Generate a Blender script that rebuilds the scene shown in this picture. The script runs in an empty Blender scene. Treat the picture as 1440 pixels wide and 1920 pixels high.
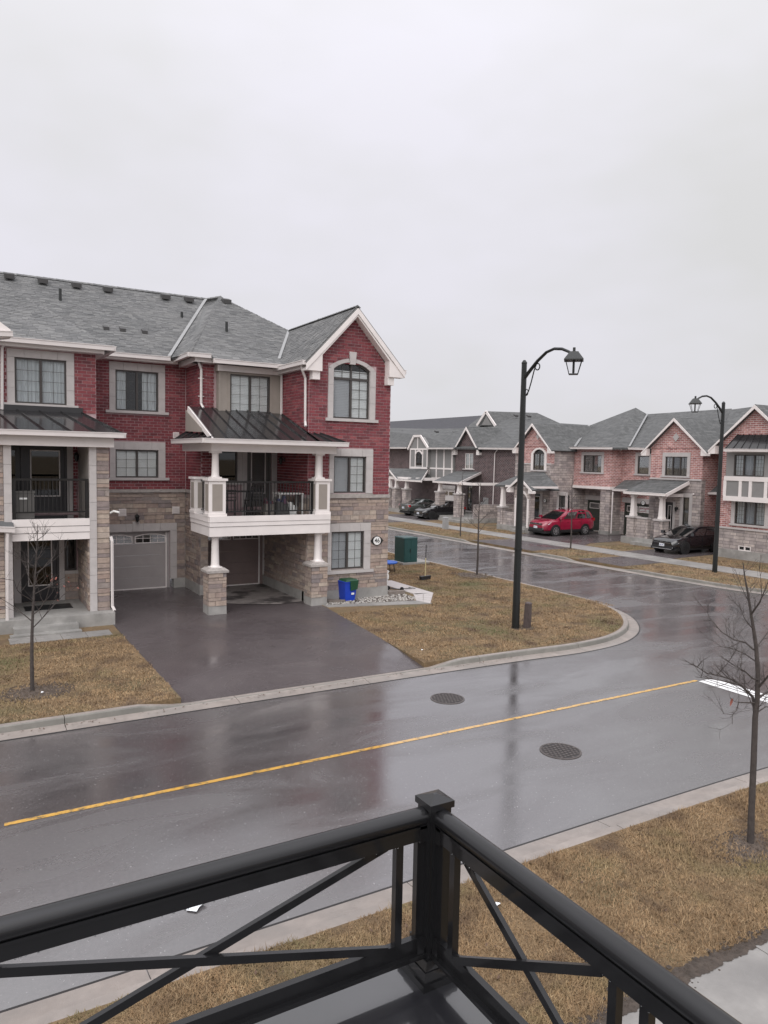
import bpy, bmesh, math, random
import numpy as np
from mathutils import Matrix, Vector
random.seed(7); rng = np.random.default_rng(7)
S = bpy.context.scene
COL = S.collection
R = math.radians
# ------------------------------------------------------------------ camera
FPX, YAW, PITCH, ROLL, HC = 1388.147, .52998, .0713546, -.0203897, 5.0
fw = Vector((math.sin(YAW)*math.cos(PITCH), math.cos(YAW)*math.cos(PITCH), -math.sin(PITCH)))
r0 = Vector((math.cos(YAW), -math.sin(YAW), 0)); d0 = fw.cross(r0)
rt = r0*math.cos(ROLL)+d0*math.sin(ROLL); dn = -r0*math.sin(ROLL)+d0*math.cos(ROLL)
cam = bpy.data.cameras.new('camera'); co = bpy.data.objects.new('camera', cam); COL.objects.link(co)
cam.sensor_fit = 'HORIZONTAL'; cam.sensor_width = 36; cam.lens = 36*FPX/1440; cam.clip_end = 2000; cam.clip_start = .05
co.matrix_world = Matrix(((rt.x, -dn.x, -fw.x, 0), (rt.y, -dn.y, -fw.y, 0), (rt.z, -dn.z, -fw.z, HC), (0, 0, 0, 1)))
S.camera = co
S.render.resolution_x = 768; S.render.resolution_y = 1024
# ------------------------------------------------------------------ overcast sky, weak wide sun
W = bpy.data.worlds.new('World'); S.world = W; W.use_nodes = True
nt = W.node_tree; N = nt.nodes; L = nt.links; N.clear()
SUN_EL, SUN_AZ = 44, 222
def nd(t, **k):
    n = N.new(t)
    for a, b in k.items(): setattr(n, a, b)
    return n
sky = nd('ShaderNodeTexSky', sky_type='NISHITA', sun_disc=False, sun_elevation=R(SUN_EL), sun_rotation=R(SUN_AZ), dust_density=4)
hs = nd('ShaderNodeHueSaturation'); hs.inputs['Saturation'].default_value = .1; hs.inputs['Value'].default_value = .08
L.new(sky.outputs[0], hs.inputs['Color'])
tc = nd('ShaderNodeTexCoord'); mp = nd('ShaderNodeMapping'); mp.inputs['Scale'].default_value = (1, 1, 2.2)
L.new(tc.outputs['Generated'], mp.inputs[0])
nz = nd('ShaderNodeTexNoise'); nz.inputs['Scale'].default_value = 1.6; nz.inputs['Detail'].default_value = 4; nz.inputs['Roughness'].default_value = .58
L.new(mp.outputs[0], nz.inputs['Vector'])
rp = nd('ShaderNodeValToRGB'); rp.color_ramp.elements[0].position = .36; rp.color_ramp.elements[1].position = .66
rp.color_ramp.elements[0].color = (.59, .588, .594, 1); rp.color_ramp.elements[1].color = (.675, .665, .722, 1)
L.new(nz.outputs[0], rp.inputs[0])
sx = nd('ShaderNodeSeparateXYZ'); L.new(tc.outputs['Generated'], sx.inputs[0])
mr = nd('ShaderNodeMapRange'); mr.inputs[1].default_value = 0; mr.inputs[2].default_value = 1; mr.inputs[3].default_value = .97; mr.inputs[4].default_value = 2.6
pw_ = nd('ShaderNodeMath', operation='POWER'); pw_.inputs[1].default_value = 3.0; L.new(sx.outputs[2], pw_.inputs[0]); L.new(pw_.outputs[0], mr.inputs[0])
ml = nd('ShaderNodeVectorMath', operation='SCALE'); L.new(rp.outputs[0], ml.inputs[0]); L.new(mr.outputs[0], ml.inputs['Scale'])
mx = nd('ShaderNodeMix', data_type='RGBA'); mx.inputs[0].default_value = .92
L.new(hs.outputs[0], mx.inputs[6]); L.new(ml.outputs[0], mx.inputs[7])
bg = nd('ShaderNodeBackground'); bg.inputs[1].default_value = 1.0; L.new(mx.outputs[2], bg.inputs[0])
wo = nd('ShaderNodeOutputWorld'); L.new(bg.outputs[0], wo.inputs[0])
sl = bpy.data.lights.new('sun', 'SUN'); sl.energy = 1.5; sl.angle = R(60); sl.color = (1, .97, .94)
so = bpy.data.objects.new('sun', sl); COL.objects.link(so)
sd = Vector((math.sin(R(SUN_AZ))*math.cos(R(SUN_EL)), math.cos(R(SUN_AZ))*math.cos(R(SUN_EL)), math.sin(R(SUN_EL))))
so.rotation_euler = sd.to_track_quat('Z', 'Y').to_euler(); so.location = (0, 0, 40)
S.view_settings.view_transform = 'Standard'; S.view_settings.look = 'None'; S.view_settings.exposure = 0.32; S.view_settings.gamma = 1
S.render.engine = 'CYCLES'
# pixel helpers (1440x1920 photo) : a pixel plus the plane it lies on gives a point
def ray(x, y): return rt*((x-720)/FPX)+dn*((y-960)/FPX)+fw
def pxY(x, y, Y): d = ray(x, y); t = Y/d.y; return Vector((d.x*t, Y, HC+d.z*t))
def pxX(x, y, X): d = ray(x, y); t = X/d.x; return Vector((X, d.y*t, HC+d.z*t))
def pxZ(x, y, z): d = ray(x, y); t = (z-HC)/d.z; return Vector((d.x*t, d.y*t, z))
def pxP(x, y, P, off=0):      # upright plane facing the camera through P
    f2 = Vector((math.sin(YAW), math.cos(YAW), 0)); d = ray(x, y); t = (f2.dot(P)+off)/f2.dot(d)
    return Vector((d.x*t, d.y*t, HC+d.z*t))
# ------------------------------------------------------------------ materials
MT = {}
def mat(name, base, rough=.6, var=.18, scale=5., bump=0., bscale=60., spec=.5, metallic=0., pal=None, detail=4., stretch=None, coat=0., v2=None, wet=None, film=None, fleck=None):
    m = bpy.data.materials.new(name); m.use_nodes = True; MT[name] = m
    t = m.node_tree; n = t.nodes; l = t.links; b = n['Principled BSDF']
    g = n.new('ShaderNodeNewGeometry'); pos = g.outputs['Position']
    if stretch:
        q = n.new('ShaderNodeMapping'); q.inputs['Scale'].default_value = stretch; l.new(pos, q.inputs[0]); pos = q.outputs[0]
    no = n.new('ShaderNodeTexNoise'); no.inputs['Scale'].default_value = scale; no.inputs['Detail'].default_value = detail; no.inputs['Roughness'].default_value = .62
    l.new(pos, no.inputs['Vector'])
    if pal:
        oi = n.new('ShaderNodeObjectInfo'); ad = n.new('ShaderNodeMath'); ad.operation = 'ADD'
        l.new(g.outputs['Random Per Island'], ad.inputs[0]); l.new(oi.outputs['Random'], ad.inputs[1])
        fr = n.new('ShaderNodeMath'); fr.operation = 'FRACT'; l.new(ad.outputs[0], fr.inputs[0])
        cr = n.new('ShaderNodeValToRGB'); e = cr.color_ramp.elements
        while len(e) < len(pal): e.new(.5)
        for i, c in enumerate(pal): e[i].position = i/(len(pal)-1); e[i].color = (*c, 1)
        l.new(fr.outputs[0], cr.inputs[0]); bc = cr.outputs[0]
    else:
        rgb = n.new('ShaderNodeRGB'); rgb.outputs[0].default_value = (*base, 1); bc = rgb.outputs[0]
    mrn = n.new('ShaderNodeMapRange'); mrn.inputs[1].default_value = .25; mrn.inputs[2].default_value = .75
    mrn.inputs[3].default_value = 1-var; mrn.inputs[4].default_value = 1+var; l.new(no.outputs[0], mrn.inputs[0])
    vm = n.new('ShaderNodeVectorMath'); vm.operation = 'SCALE'; l.new(bc, vm.inputs[0]); l.new(mrn.outputs[0], vm.inputs['Scale'])
    out = vm.outputs[0]
    if v2:      # second tint in patches: (colour, scale, lo, hi)
        n2 = n.new('ShaderNodeTexNoise'); n2.inputs['Scale'].default_value = v2[1]; n2.inputs['Detail'].default_value = 5; n2.inputs['Roughness'].default_value = .6
        l.new(g.outputs['Position'], n2.inputs['Vector'])
        m2 = n.new('ShaderNodeMapRange'); m2.inputs[1].default_value = v2[2]; m2.inputs[2].default_value = v2[3]; l.new(n2.outputs[0], m2.inputs[0])
        mm = n.new('ShaderNodeMix'); mm.data_type = 'RGBA'; l.new(m2.outputs[0], mm.inputs[0]); l.new(out, mm.inputs[6]); mm.inputs[7].default_value = (*v2[0], 1); out = mm.outputs[2]
    if fleck:   # small pale stones showing: (colour, scale, lo, hi)
        n2 = n.new('ShaderNodeTexNoise'); n2.inputs['Scale'].default_value = fleck[1]; n2.inputs['Detail'].default_value = 2; l.new(g.outputs['Position'], n2.inputs['Vector'])
        m2 = n.new('ShaderNodeMapRange'); m2.inputs[1].default_value = fleck[2]; m2.inputs[2].default_value = fleck[3]; l.new(n2.outputs[0], m2.inputs[0])
        mm = n.new('ShaderNodeMix'); mm.data_type = 'RGBA'; l.new(m2.outputs[0], mm.inputs[0]); l.new(out, mm.inputs[6]); mm.inputs[7].default_value = (*fleck[0], 1); out = mm.outputs[2]
    l.new(out, b.inputs['Base Color'])
    b.inputs['Roughness'].default_value = rough; b.inputs['Metallic'].default_value = metallic
    b.inputs['Specular IOR Level'].default_value = spec; b.inputs['Coat Weight'].default_value = coat; b.inputs['Coat Roughness'].default_value = .06
    if wet:     # (scale vector, rough lo, rough hi, lo, hi)
        q = n.new('ShaderNodeMapping'); q.inputs['Scale'].default_value = wet[0]; l.new(g.outputs['Position'], q.inputs[0])
        n3 = n.new('ShaderNodeTexNoise'); n3.inputs['Scale'].default_value = 1; n3.inputs['Detail'].default_value = 6; n3.inputs['Roughness'].default_value = .6; n3.inputs['Distortion'].default_value = .6
        l.new(q.outputs[0], n3.inputs['Vector'])
        m3 = n.new('ShaderNodeMapRange'); m3.inputs[1].default_value = wet[3]; m3.inputs[2].default_value = wet[4]; m3.inputs[3].default_value = wet[1]; m3.inputs[4].default_value = wet[2]
        l.new(n3.outputs[0], m3.inputs[0]); l.new(m3.outputs[0], b.inputs['Roughness'])
    if film:    # coat of water: (scale vector, lo, hi, rough lo, rough hi, weight lo, weight hi)
        q = n.new('ShaderNodeMapping'); q.inputs['Scale'].default_value = film[0]; l.new(g.outputs['Position'], q.inputs[0])
        n3 = n.new('ShaderNodeTexNoise'); n3.inputs['Scale'].default_value = 1; n3.inputs['Detail'].default_value = 7; n3.inputs['Roughness'].default_value = .62; n3.inputs['Distortion'].default_value = .8
        l.new(q.outputs[0], n3.inputs['Vector'])
        for j, nm in ((3, 'Coat Roughness'), (5, 'Coat Weight')):
            m3 = n.new('ShaderNodeMapRange'); m3.inputs[1].default_value = film[1]; m3.inputs[2].default_value = film[2]; m3.inputs[3].default_value = film[j]; m3.inputs[4].default_value = film[j+1]
            l.new(n3.outputs[0], m3.inputs[0]); l.new(m3.outputs[0], b.inputs[nm])
        b.inputs['Coat IOR'].default_value = film[7]
        nb2 = n.new('ShaderNodeTexNoise'); nb2.inputs['Scale'].default_value = film[8]; nb2.inputs['Detail'].default_value = 4; l.new(g.outputs['Position'], nb2.inputs['Vector'])
        bp2 = n.new('ShaderNodeBump'); bp2.inputs['Strength'].default_value = film[9]; bp2.inputs['Distance'].default_value = .01; l.new(nb2.outputs[0], bp2.inputs['Height']); l.new(bp2.outputs[0], b.inputs['Coat Normal'])
    if bump:
        nb = n.new('ShaderNodeTexNoise'); nb.inputs['Scale'].default_value = bscale; nb.inputs['Detail'].default_value = 3; l.new(pos, nb.inputs['Vector'])
        bp = n.new('ShaderNodeBump'); bp.inputs['Strength'].default_value = bump; bp.inputs['Distance'].default_value = .01
        l.new(nb.outputs[0], bp.inputs['Height']); l.new(bp.outputs[0], b.inputs['Normal'])
        if wet:
            iv = n.new('ShaderNodeMath'); iv.operation = 'MULTIPLY'; iv.inputs[1].default_value = bump/max(wet[2], .01); l.new(m3.outputs[0], iv.inputs[0]); l.new(iv.outputs[0], bp.inputs['Strength'])
    return m
def brickmat(name, c1, c2, mortar, bw, bh, rough=.8, msz=.012, bumpd=.5, squash=1., freq=2):
    """masonry for walls too far to pick the pieces apart; runs along whichever way the wall faces"""
    m = bpy.data.materials.new(name); m.use_nodes = True; MT[name] = m
    t = m.node_tree; n = t.nodes; l = t.links; b = n['Principled BSDF']
    g = n.new('ShaderNodeNewGeometry'); sp = n.new('ShaderNodeSeparateXYZ'); l.new(g.outputs['Position'], sp.inputs[0])
    sn = n.new('ShaderNodeSeparateXYZ'); l.new(g.outputs['True Normal'], sn.inputs[0])
    def ma(op, a, c):
        k = n.new('ShaderNodeMath'); k.operation = op
        for i, v in enumerate((a, c)):
            if v is None: continue
            if isinstance(v, (int, float)): k.inputs[i].default_value = v
            else: l.new(v, k.inputs[i])
        return k.outputs[0]
    ax = ma('ABSOLUTE', sn.outputs[0], None); ay = ma('ABSOLUTE', sn.outputs[1], None)
    u = ma('ADD', ma('MULTIPLY', sp.outputs[0], ay), ma('MULTIPLY', sp.outputs[1], ax))
    cb = n.new('ShaderNodeCombineXYZ'); l.new(u, cb.inputs[0]); l.new(sp.outputs[2], cb.inputs[1])
    br = n.new('ShaderNodeTexBrick'); br.inputs['Color1'].default_value = (*c1, 1); br.inputs['Color2'].default_value = (*c2, 1); br.inputs['Mortar'].default_value = (*mortar, 1)
    br.inputs['Scale'].default_value = 1; br.inputs['Mortar Size'].default_value = msz; br.inputs['Brick Width'].default_value = bw; br.inputs['Row Height'].default_value = bh
    br.squash = squash; br.squash_frequency = freq
    l.new(cb.outputs[0], br.inputs['Vector'])
    no = n.new('ShaderNodeTexNoise'); no.inputs['Scale'].default_value = 3.5; no.inputs['Detail'].default_value = 6; l.new(g.outputs['Position'], no.inputs['Vector'])
    mrn = n.new('ShaderNodeMapRange'); mrn.inputs[1].default_value = .25; mrn.inputs[2].default_value = .75; mrn.inputs[3].default_value = .72; mrn.inputs[4].default_value = 1.3; l.new(no.outputs[0], mrn.inputs[0])
    vm = n.new('ShaderNodeVectorMath'); vm.operation = 'SCALE'; l.new(br.outputs[0], vm.inputs[0]); l.new(mrn.outputs[0], vm.inputs['Scale']); l.new(vm.outputs[0], b.inputs['Base Color'])
    b.inputs['Roughness'].default_value = rough
    bp = n.new('ShaderNodeBump'); bp.invert = True; bp.inputs['Strength'].default_value = bumpd; bp.inputs['Distance'].default_value = .015; l.new(br.outputs['Fac'], bp.inputs['Height']); l.new(bp.outputs[0], b.inputs['Normal'])
    return m
def glassmat(name, tint, refl=1.0, rough=.02):
    m = bpy.data.materials.new(name); m.use_nodes = True; MT[name] = m
    t = m.node_tree; n = t.nodes; l = t.links; n.remove(n['Principled BSDF'])
    tr = n.new('ShaderNodeBsdfTransparent'); tr.inputs[0].default_value = (*tint, 1)
    gl = n.new('ShaderNodeBsdfGlossy'); gl.inputs['Roughness'].default_value = rough
    fr = n.new('ShaderNodeFresnel'); fr.inputs[0].default_value = 1.6
    k = n.new('ShaderNodeMath'); k.operation = 'MULTIPLY'; k.inputs[1].default_value = refl; k.use_clamp = True; l.new(fr.outputs[0], k.inputs[0])
    ms = n.new('ShaderNodeMixShader'); l.new(k.outputs[0], ms.inputs[0]); l.new(tr.outputs[0], ms.inputs[1]); l.new(gl.outputs[0], ms.inputs[2])
    l.new(ms.outputs[0], n['Material Output'].inputs[0]); return m
mat('brick', (.2, .03, .05), .75, .25, 18, .3, 90, pal=[(.115, .028, .034), (.225, .048, .057), (.175, .036, .046), (.27, .075, .08), (.135, .038, .045), (.21, .042, .054)])
mat('mortar', (.43, .31, .32), .9, .2, 8, .3, 60)
mat('stone', (.3, .24, .2), .8, .25, 9, .6, 35, pal=[(.28, .225, .20), (.40, .315, .26), (.235, .195, .19), (.345, .26, .22), (.43, .36, .30), (.21, .18, .18)])
mat('stone_mortar', (.3, .27, .25), .9, .2, 8, .3, 60)
mat('limestone', (.47, .44, .43), .75, .1, 4, .15, 80)
mat('ledge', (.36, .33, .31), .8, .25, 10, .6, 25)
mat('concrete', (.31, .30, .285), .7, .22, 3, .3, 50, v2=((.19, .185, .175), .9, .45, .75))
mat('shingle', (.15, .15, .15), .85, .14, 2.2, .4, 160, pal=[(.10, .102, .104), (.15, .15, .15), (.125, .127, .128), (.19, .19, .187), (.14, .14, .142)], v2=((.175, .174, .172), .7, .5, .85))
mat('valley_metal', (.33, .33, .33), .35, .1, 5, metallic=.5)
mat('dark_metal', (.028, .027, .028), .16, .15, 3, .05, 8)
mat('white_trim', (.76, .71, .69), .45, .07, 2)
mat('gutter', (.64, .595, .58), .35, .06, 2)
mat('beige_panel', (.29, .255, .225), .7, .08, 3)
mat('garage_grey', (.34, .31, .305), .5, .08, 2.5, .05, 20)
mat('garage_brown', (.2, .15, .14), .5, .08, 2.5)
mat('garage_green', (.045, .05, .042), .5, .1, 2.5)
mat('frame', (.055, .048, .045), .4, .08, 4)
mat('frame_black', (.018, .018, .02), .35, .08, 4)
mat('door_dark', (.022, .02, .024), .35, .1, 4)
mat('door_grey', (.11, .105, .10), .45, .1, 4)
mat('blind', (.88, .89, .89), .7, .05, 4)
mat('curtain', (.62, .65, .67), .9, .25, 6, stretch=(6, 6, .3))
mat('dark_curtain', (.16, .165, .17), .9, .4, 6, stretch=(7, 7, .3))
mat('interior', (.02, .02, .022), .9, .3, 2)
glassmat('glass', (.96, .97, .97), .6); glassmat('glass_screen', (.82, .83, .84), .5); glassmat('glass_dark', (.3, .32, .33), 1.2)
glassmat('water', (.9, .92, .93), 2.2)
glassmat('lamp_glass', (.98, .98, .98), .35)
mat('rail_black', (.006, .006, .007), .45, .15, 6, .05, 300, spec=.3, coat=.6); MT['rail_black'].node_tree.nodes['Principled BSDF'].inputs['Coat Roughness'].default_value = .08
mat('deck', (.016, .016, .019), .3, .3, 3, film=((1.5, 1.5, 1), .35, .65, .02, .10, 1., .9, 2.0, 8, .03))
mat('asphalt', (.047, .038, .040), .8, .6, 22, .5, 130, v2=((.062, .056, .057), .45, .42, .75), film=((.24, .8, 1), .38, .60, .05, .30, 1., .84, 3.25, 60, .085), fleck=((.30, .295, .295), 28, .67, .76))
mat('driveway_asphalt', (.060, .047, .049), .8, .45, 30, .5, 120, v2=((.078, .063, .064), .6, .45, .7), film=((.35, .35, 1), .38, .62, .12, .4, .75, .35, 1.8, 30, .12), fleck=((.26, .25, .25), 34, .68, .76))
mat('kerb', (.28, .242, .218), .6, .22, 3.5, .3, 90, v2=((.22, .20, .185), .9, .42, .75), film=((.7, .7, 1), .4, .65, .15, .5, .5, .0, 1.45, 60, .1))
mat('pavement', (.27, .258, .245), .7, .2, 3, .3, 90, v2=((.19, .182, .175), .7, .42, .7), film=((.6, .6, 1), .4, .62, .25, .5, .35, .0, 1.4, 60, .08))
mat('yellow_paint', (.60, .33, .04), .6, .25, 14, .2, 120, v2=((.13, .09, .04), 9, .5, .66), film=((.22, .7, 1), .36, .64, .1, .3, 1., .72, 2.2, 26, .1))
mat('white_paint', (.78, .78, .78), .4, .12, 10, .2, 120, v2=((.3, .3, .3), 7, .62, .8))
mat('lawn', (.17, .115, .062), .95, .4, 18, .9, 50, v2=((.085, .085, .04), .55, .5, .72), detail=8, fleck=((.105, .07, .042), 1.6, .52, .7))
mat('grass', (.25, .17, .09), .85, .4, 1.7, pal=[(.195, .122, .06), (.32, .212, .115), (.25, .157, .08), (.40, .288, .165), (.155, .10, .053), (.29, .187, .096)], v2=((.13, .128, .055), .42, .5, .66), fleck=((.14, .088, .05), 1.6, .54, .72))
mat('seam', (.10, .09, .09), .6, .4, 20)
mat('tar', (.02, .018, .018), .5, .3, 8)
mat('kerb_damp', (.19, .18, .16), .55, .22, 4, .3, 90, v2=((.14, .135, .12), 1.2, .42, .75))
mat('apron', (.25, .225, .215), .6, .25, 4, .2, 60, v2=((.06, .053, .053), 1.1, .47, .58))
mat('mulch_soil', (.095, .073, .058), .95, .45, 16, .9, 40)
mat('soil', (.07, .055, .045), .95, .4, 14, .9, 40)
mat('bark', (.058, .048, .044), .85, .3, 20, .6, 60)
mat('dry_leaf', (.3, .10, .075), .8, .3, 9)
mat('vent_grey', (.06, .058, .058), .6, .15, 5)
mat('dead_leaf', (.10, .06, .04), .8, .4, 9)
mat('lamp_iron', (.009, .011, .011), .4, .2, 8, .1, 60)
mat('green_box', (.012, .06, .058), .35, .12, 3)
mat('blue_plastic', (.012, .055, .48), .4, .1, 4)
mat('green_plastic', (.012, .065, .03), .4, .15, 5)
mat('wood_pale', (.55, .48, .27), .6, .15, 8)
mat('wood_grey', (.2, .17, .15), .85, .25, 8)
mat('black_plastic', (.015, .015, .016), .45, .1, 5)
mat('white_plastic', (.75, .75, .73), .45, .05, 5)
mat('grey_plastic', (.3, .3, .3), .5, .1, 5)
mat('pedestal_brown', (.085, .065, .062), .6, .3, 6)
mat('gravel', (.33, .31, .29), .9, .2, 10, .4, 60, pal=[(.2, .19, .18), (.36, .34, .32), (.5, .48, .45), (.28, .25, .22)])
mat('iron', (.10, .085, .08), .4, .3, 14, .4, 60, metallic=.4)
mat('iron_dark', (.025, .022, .022), .5, .3, 14)
mat('paint_red', (.25, .006, .032), .22, .06, 3, coat=1); mat('paint_black', (.006, .006, .008), .18, .06, 3, coat=1); mat('paint_grey', (.05, .055, .052), .25, .06, 3, coat=1)
mat('car_glass', (.012, .014, .015), .04, .05, 3, spec=1., coat=1); MT['car_glass'].node_tree.nodes['Principled BSDF'].inputs['Coat IOR'].default_value = 2.6; mat('tyre', (.014, .014, .015), .75, .15, 10); mat('rim', (.5, .5, .51), .3, .1, 6, metallic=.8); mat('rim_dark', (.03, .03, .032), .35, .1, 6, metallic=.6)
mat('chrome', (.7, .7, .71), .12, .03, 3, metallic=1); mat('headlight', (.7, .72, .74), .08, .1, 8, coat=1); mat('tail_red', (.35, .01, .012), .15, .1, 8, coat=1)
mat('plate', (.7, .72, .75), .5, .05, 4); mat('plate_ink', (.03, .05, .2), .5, .05, 4); mat('ink', (.012, .012, .012), .5, .05, 4); mat('enamel', (.8, .8, .79), .4, .04, 4)
mat('blue_fabric', (.03, .12, .5), .6, .15, 5); mat('paper', (.8, .82, .84), .7, .1, 8); mat('clutter', (.2, .1, .1), .7, .3, 12, pal=[(.14, .04, .04), (.04, .05, .11), (.2, .18, .16), (.04, .04, .04)])
brickmat('pink_brick', (.46, .23, .205), (.30, .125, .12), (.60, .50, .48), .30, .105, msz=.014)
brickmat('dark_brick', (.09, .05, .05), (.05, .03, .032), (.27, .235, .235), .30, .105, msz=.013)
brickmat('far_stone', (.46, .40, .37), (.27, .235, .232), (.20, .18, .178), .62, .17, msz=.014, squash=.6)
brickmat('far_shingle', (.118, .12, .119), (.085, .087, .087), (.07, .071, .071), .42, .10, msz=.012, bumpd=.3)
mat('far_roof_dark', (.062, .062, .07), .85, .2, 2)
mat('panel_grey', (.23, .225, .22), .7, .06, 3)
# ------------------------------------------------------------------ mesh helpers
WORLD = {}
class MB:
    def __init__(s): s.v = []; s.f = []
    def add(s, vs, fs):
        o = len(s.v); s.v += [tuple(p) for p in vs]; s.f += [tuple(i+o for i in f) for f in fs]; return s
    def hexa(s, p): return s.add(p, [(0, 3, 2, 1), (4, 5, 6, 7), (0, 1, 5, 4), (1, 2, 6, 5), (2, 3, 7, 6), (3, 0, 4, 7)])
    def box(s, x0, x1, y0, y1, z0, z1): return s.hexa([(x0, y0, z0), (x1, y0, z0), (x1, y1, z0), (x0, y1, z0), (x0, y0, z1), (x1, y0, z1), (x1, y1, z1), (x0, y1, z1)])
    def taper(s, cx, cy, z0, z1, a0, a1, b0=None, b1=None):
        b0 = a0 if b0 is None else b0; b1 = a1 if b1 is None else b1
        return s.hexa([(cx-a0, cy-b0, z0), (cx+a0, cy-b0, z0), (cx+a0, cy+b0, z0), (cx-a0, cy+b0, z0), (cx-a1, cy-b1, z1), (cx+a1, cy-b1, z1), (cx+a1, cy+b1, z1), (cx-a1, cy+b1, z1)])
    def fb(s, F, u0, u1, z0, z1, d0, d1):
        return s.hexa([F(u0, z0, d0), F(u1, z0, d0), F(u1, z0, d1), F(u0, z0, d1), F(u0, z1, d0), F(u1, z1, d0), F(u1, z1, d1), F(u0, z1, d1)])
    def prism(s, A, B):        # two matching rings
        n = len(A); return s.add(list(A)+list(B), [tuple(range(n-1, -1, -1)), tuple(range(n, 2*n))]+[(i, (i+1) % n, n+(i+1) % n, n+i) for i in range(n)])
    def fpoly(s, F, pts, d0, d1): return s.prism([F(u, z, d0) for u, z in pts], [F(u, z, d1) for u, z in pts])
    def bar(s, a, b, w, h=None, up=(0, 0, 1)):
        a = Vector(a); b = Vector(b); h = w if h is None else h; t = (b-a).normalized(); up = Vector(up)
        if abs(t.dot(up)) > .98: up = Vector((0, 1, 0))
        x = t.cross(up).normalized()*w/2; y = x.cross(t).normalized()*h/2
        return s.hexa([a-x-y, a+x-y, a+x+y, a-x+y, b-x-y, b+x-y, b+x+y, b-x+y])
    def tube(s, path, rad, n=8, flat=1.):
        P = [Vector(p) for p in path]; rad = [rad]*len(P) if isinstance(rad, (int, float)) else rad
        o = len(s.v); ref = Vector((0, 0, 1)); prev = None
        for i, p in enumerate(P):
            t = (P[min(i+1, len(P)-1)]-P[max(i-1, 0)]).normalized()
            if prev is None:
                x = t.cross(ref)
                if x.length < .15: x = t.cross(Vector((0, 1, 0)))
            else: x = prev-t*prev.dot(t)
            x.normalize(); prev = x; y = t.cross(x)
            for k in range(n):
                a = 2*math.pi*k/n; s.v.append(tuple(p+(x*math.cos(a)+y*math.sin(a)*flat)*rad[i]))
        for i in range(len(P)-1):
            for k in range(n): s.f.append((o+i*n+k, o+i*n+(k+1) % n, o+(i+1)*n+(k+1) % n, o+(i+1)*n+k))
        s.f.append(tuple(o+k for k in range(n-1, -1, -1))); e = o+(len(P)-1)*n; s.f.append(tuple(e+k for k in range(n)))
        return s
    def lathe(s, prof, c=(0, 0, 0), n=16, axis='z'):
        o = len(s.v)
        for r, h in prof:
            for k in range(n):
                a = 2*math.pi*k/n; x, y = r*math.cos(a), r*math.sin(a)
                s.v.append((c[0]+x, c[1]+y, c[2]+h) if axis == 'z' else (c[0]+x, c[1]+h, c[2]+y) if axis == 'y' else (c[0]+h, c[1]+x, c[2]+y))
        for i in range(len(prof)-1):
            for k in range(n): s.f.append((o+i*n+k, o+i*n+(k+1) % n, o+(i+1)*n+(k+1) % n, o+(i+1)*n+k))
        s.f.append(tuple(o+k for k in range(n-1, -1, -1))); e = o+(len(prof)-1)*n; s.f.append(tuple(e+k for k in range(n))); return s
    def mesh(s, name, m, smooth=False):
        me = bpy.data.meshes.new(name); me.from_pydata(s.v, [], s.f); me.materials.append(MT[m] if isinstance(m, str) else m)
        bm = bmesh.new(); bm.from_mesh(me); bmesh.ops.recalc_face_normals(bm, faces=bm.faces); bm.to_mesh(me); bm.free()
        if smooth:
            me.polygons.foreach_set('use_smooth', [True]*len(me.polygons)); me.set_sharp_from_angle(angle=R(38))
        return me
    def build(s, name, m, parent=None, smooth=False, local=False):
        o = bpy.data.objects.new(name, s.mesh(name, m, smooth)); COL.objects.link(o); adopt(o, parent, local); return o
def adopt(o, parent, local=False):
    WORLD[o] = Matrix.Identity(4)
    if parent is not None:
        o.parent = parent
        if local: WORLD[o] = WORLD[parent]
        else: o.matrix_parent_inverse = WORLD[parent].inverted()
def thing(name, label, cat, loc=(0, 0, 0), rz=0, group=None):
    o = bpy.data.objects.new(name, None); COL.objects.link(o); o.empty_display_size = .2
    o.location = loc; o.rotation_euler = (0, 0, rz); WORLD[o] = Matrix.Translation(Vector(loc)) @ Matrix.Rotation(rz, 4, 'Z')
    o['label'] = label; o['category'] = cat
    if group: o['group'] = group
    return o
def tag(o, label, cat, group=None):
    o['label'] = label; o['category'] = cat
    if group: o['group'] = group
    return o
def struct(o): o['kind'] = 'structure'; return o
def dup(root, label, loc, rz=0, group=None, scale=1.):
    def cp(o, par):
        c = o.copy(); COL.objects.link(c); c.parent = par
        for ch in KIDS.get(o, [x for x in COL.objects if x.parent == o]): cp(ch, c)
        return c
    KIDS = {}
    for x in list(COL.objects):
        if x.parent: KIDS.setdefault(x.parent, []).append(x)
    r = cp(root, None); r.location = loc; r.rotation_euler = (0, 0, rz); r.scale = (scale,)*3; r['label'] = label
    if group: r['group'] = group
    return r
UNIT = {}
def piece(name, m, parent, c, ax, ay, az):
    """one small block sharing a unit-cube mesh; ax, ay, az are its full edge vectors"""
    key = (name, m)
    if key not in UNIT: UNIT[key] = MB().box(-.5, .5, -.5, .5, -.5, .5).mesh(name, m)
    o = bpy.data.objects.new(name, UNIT[key]); COL.objects.link(o); adopt(o, parent)
    o.matrix_basis = Matrix(((ax[0], ay[0], az[0], c[0]), (ax[1], ay[1], az[1], c[1]), (ax[2], ay[2], az[2], c[2]), (0, 0, 0, 1)))
    return o
def frame(ox, oy, ux, uy):
    nx, ny = uy, -ux
    def F(u, z, d=0.): return Vector((ox+u*ux+d*nx, oy+u*uy+d*ny, z))
    F.u = Vector((ux, uy, 0)); F.n = Vector((nx, ny, 0)); return F
def FY(Y): return frame(0, Y, 1, 0)       # faces -Y, u = X
def FX(X): return frame(X, 0, 0, -1)      # faces -X, u = -Y
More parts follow.
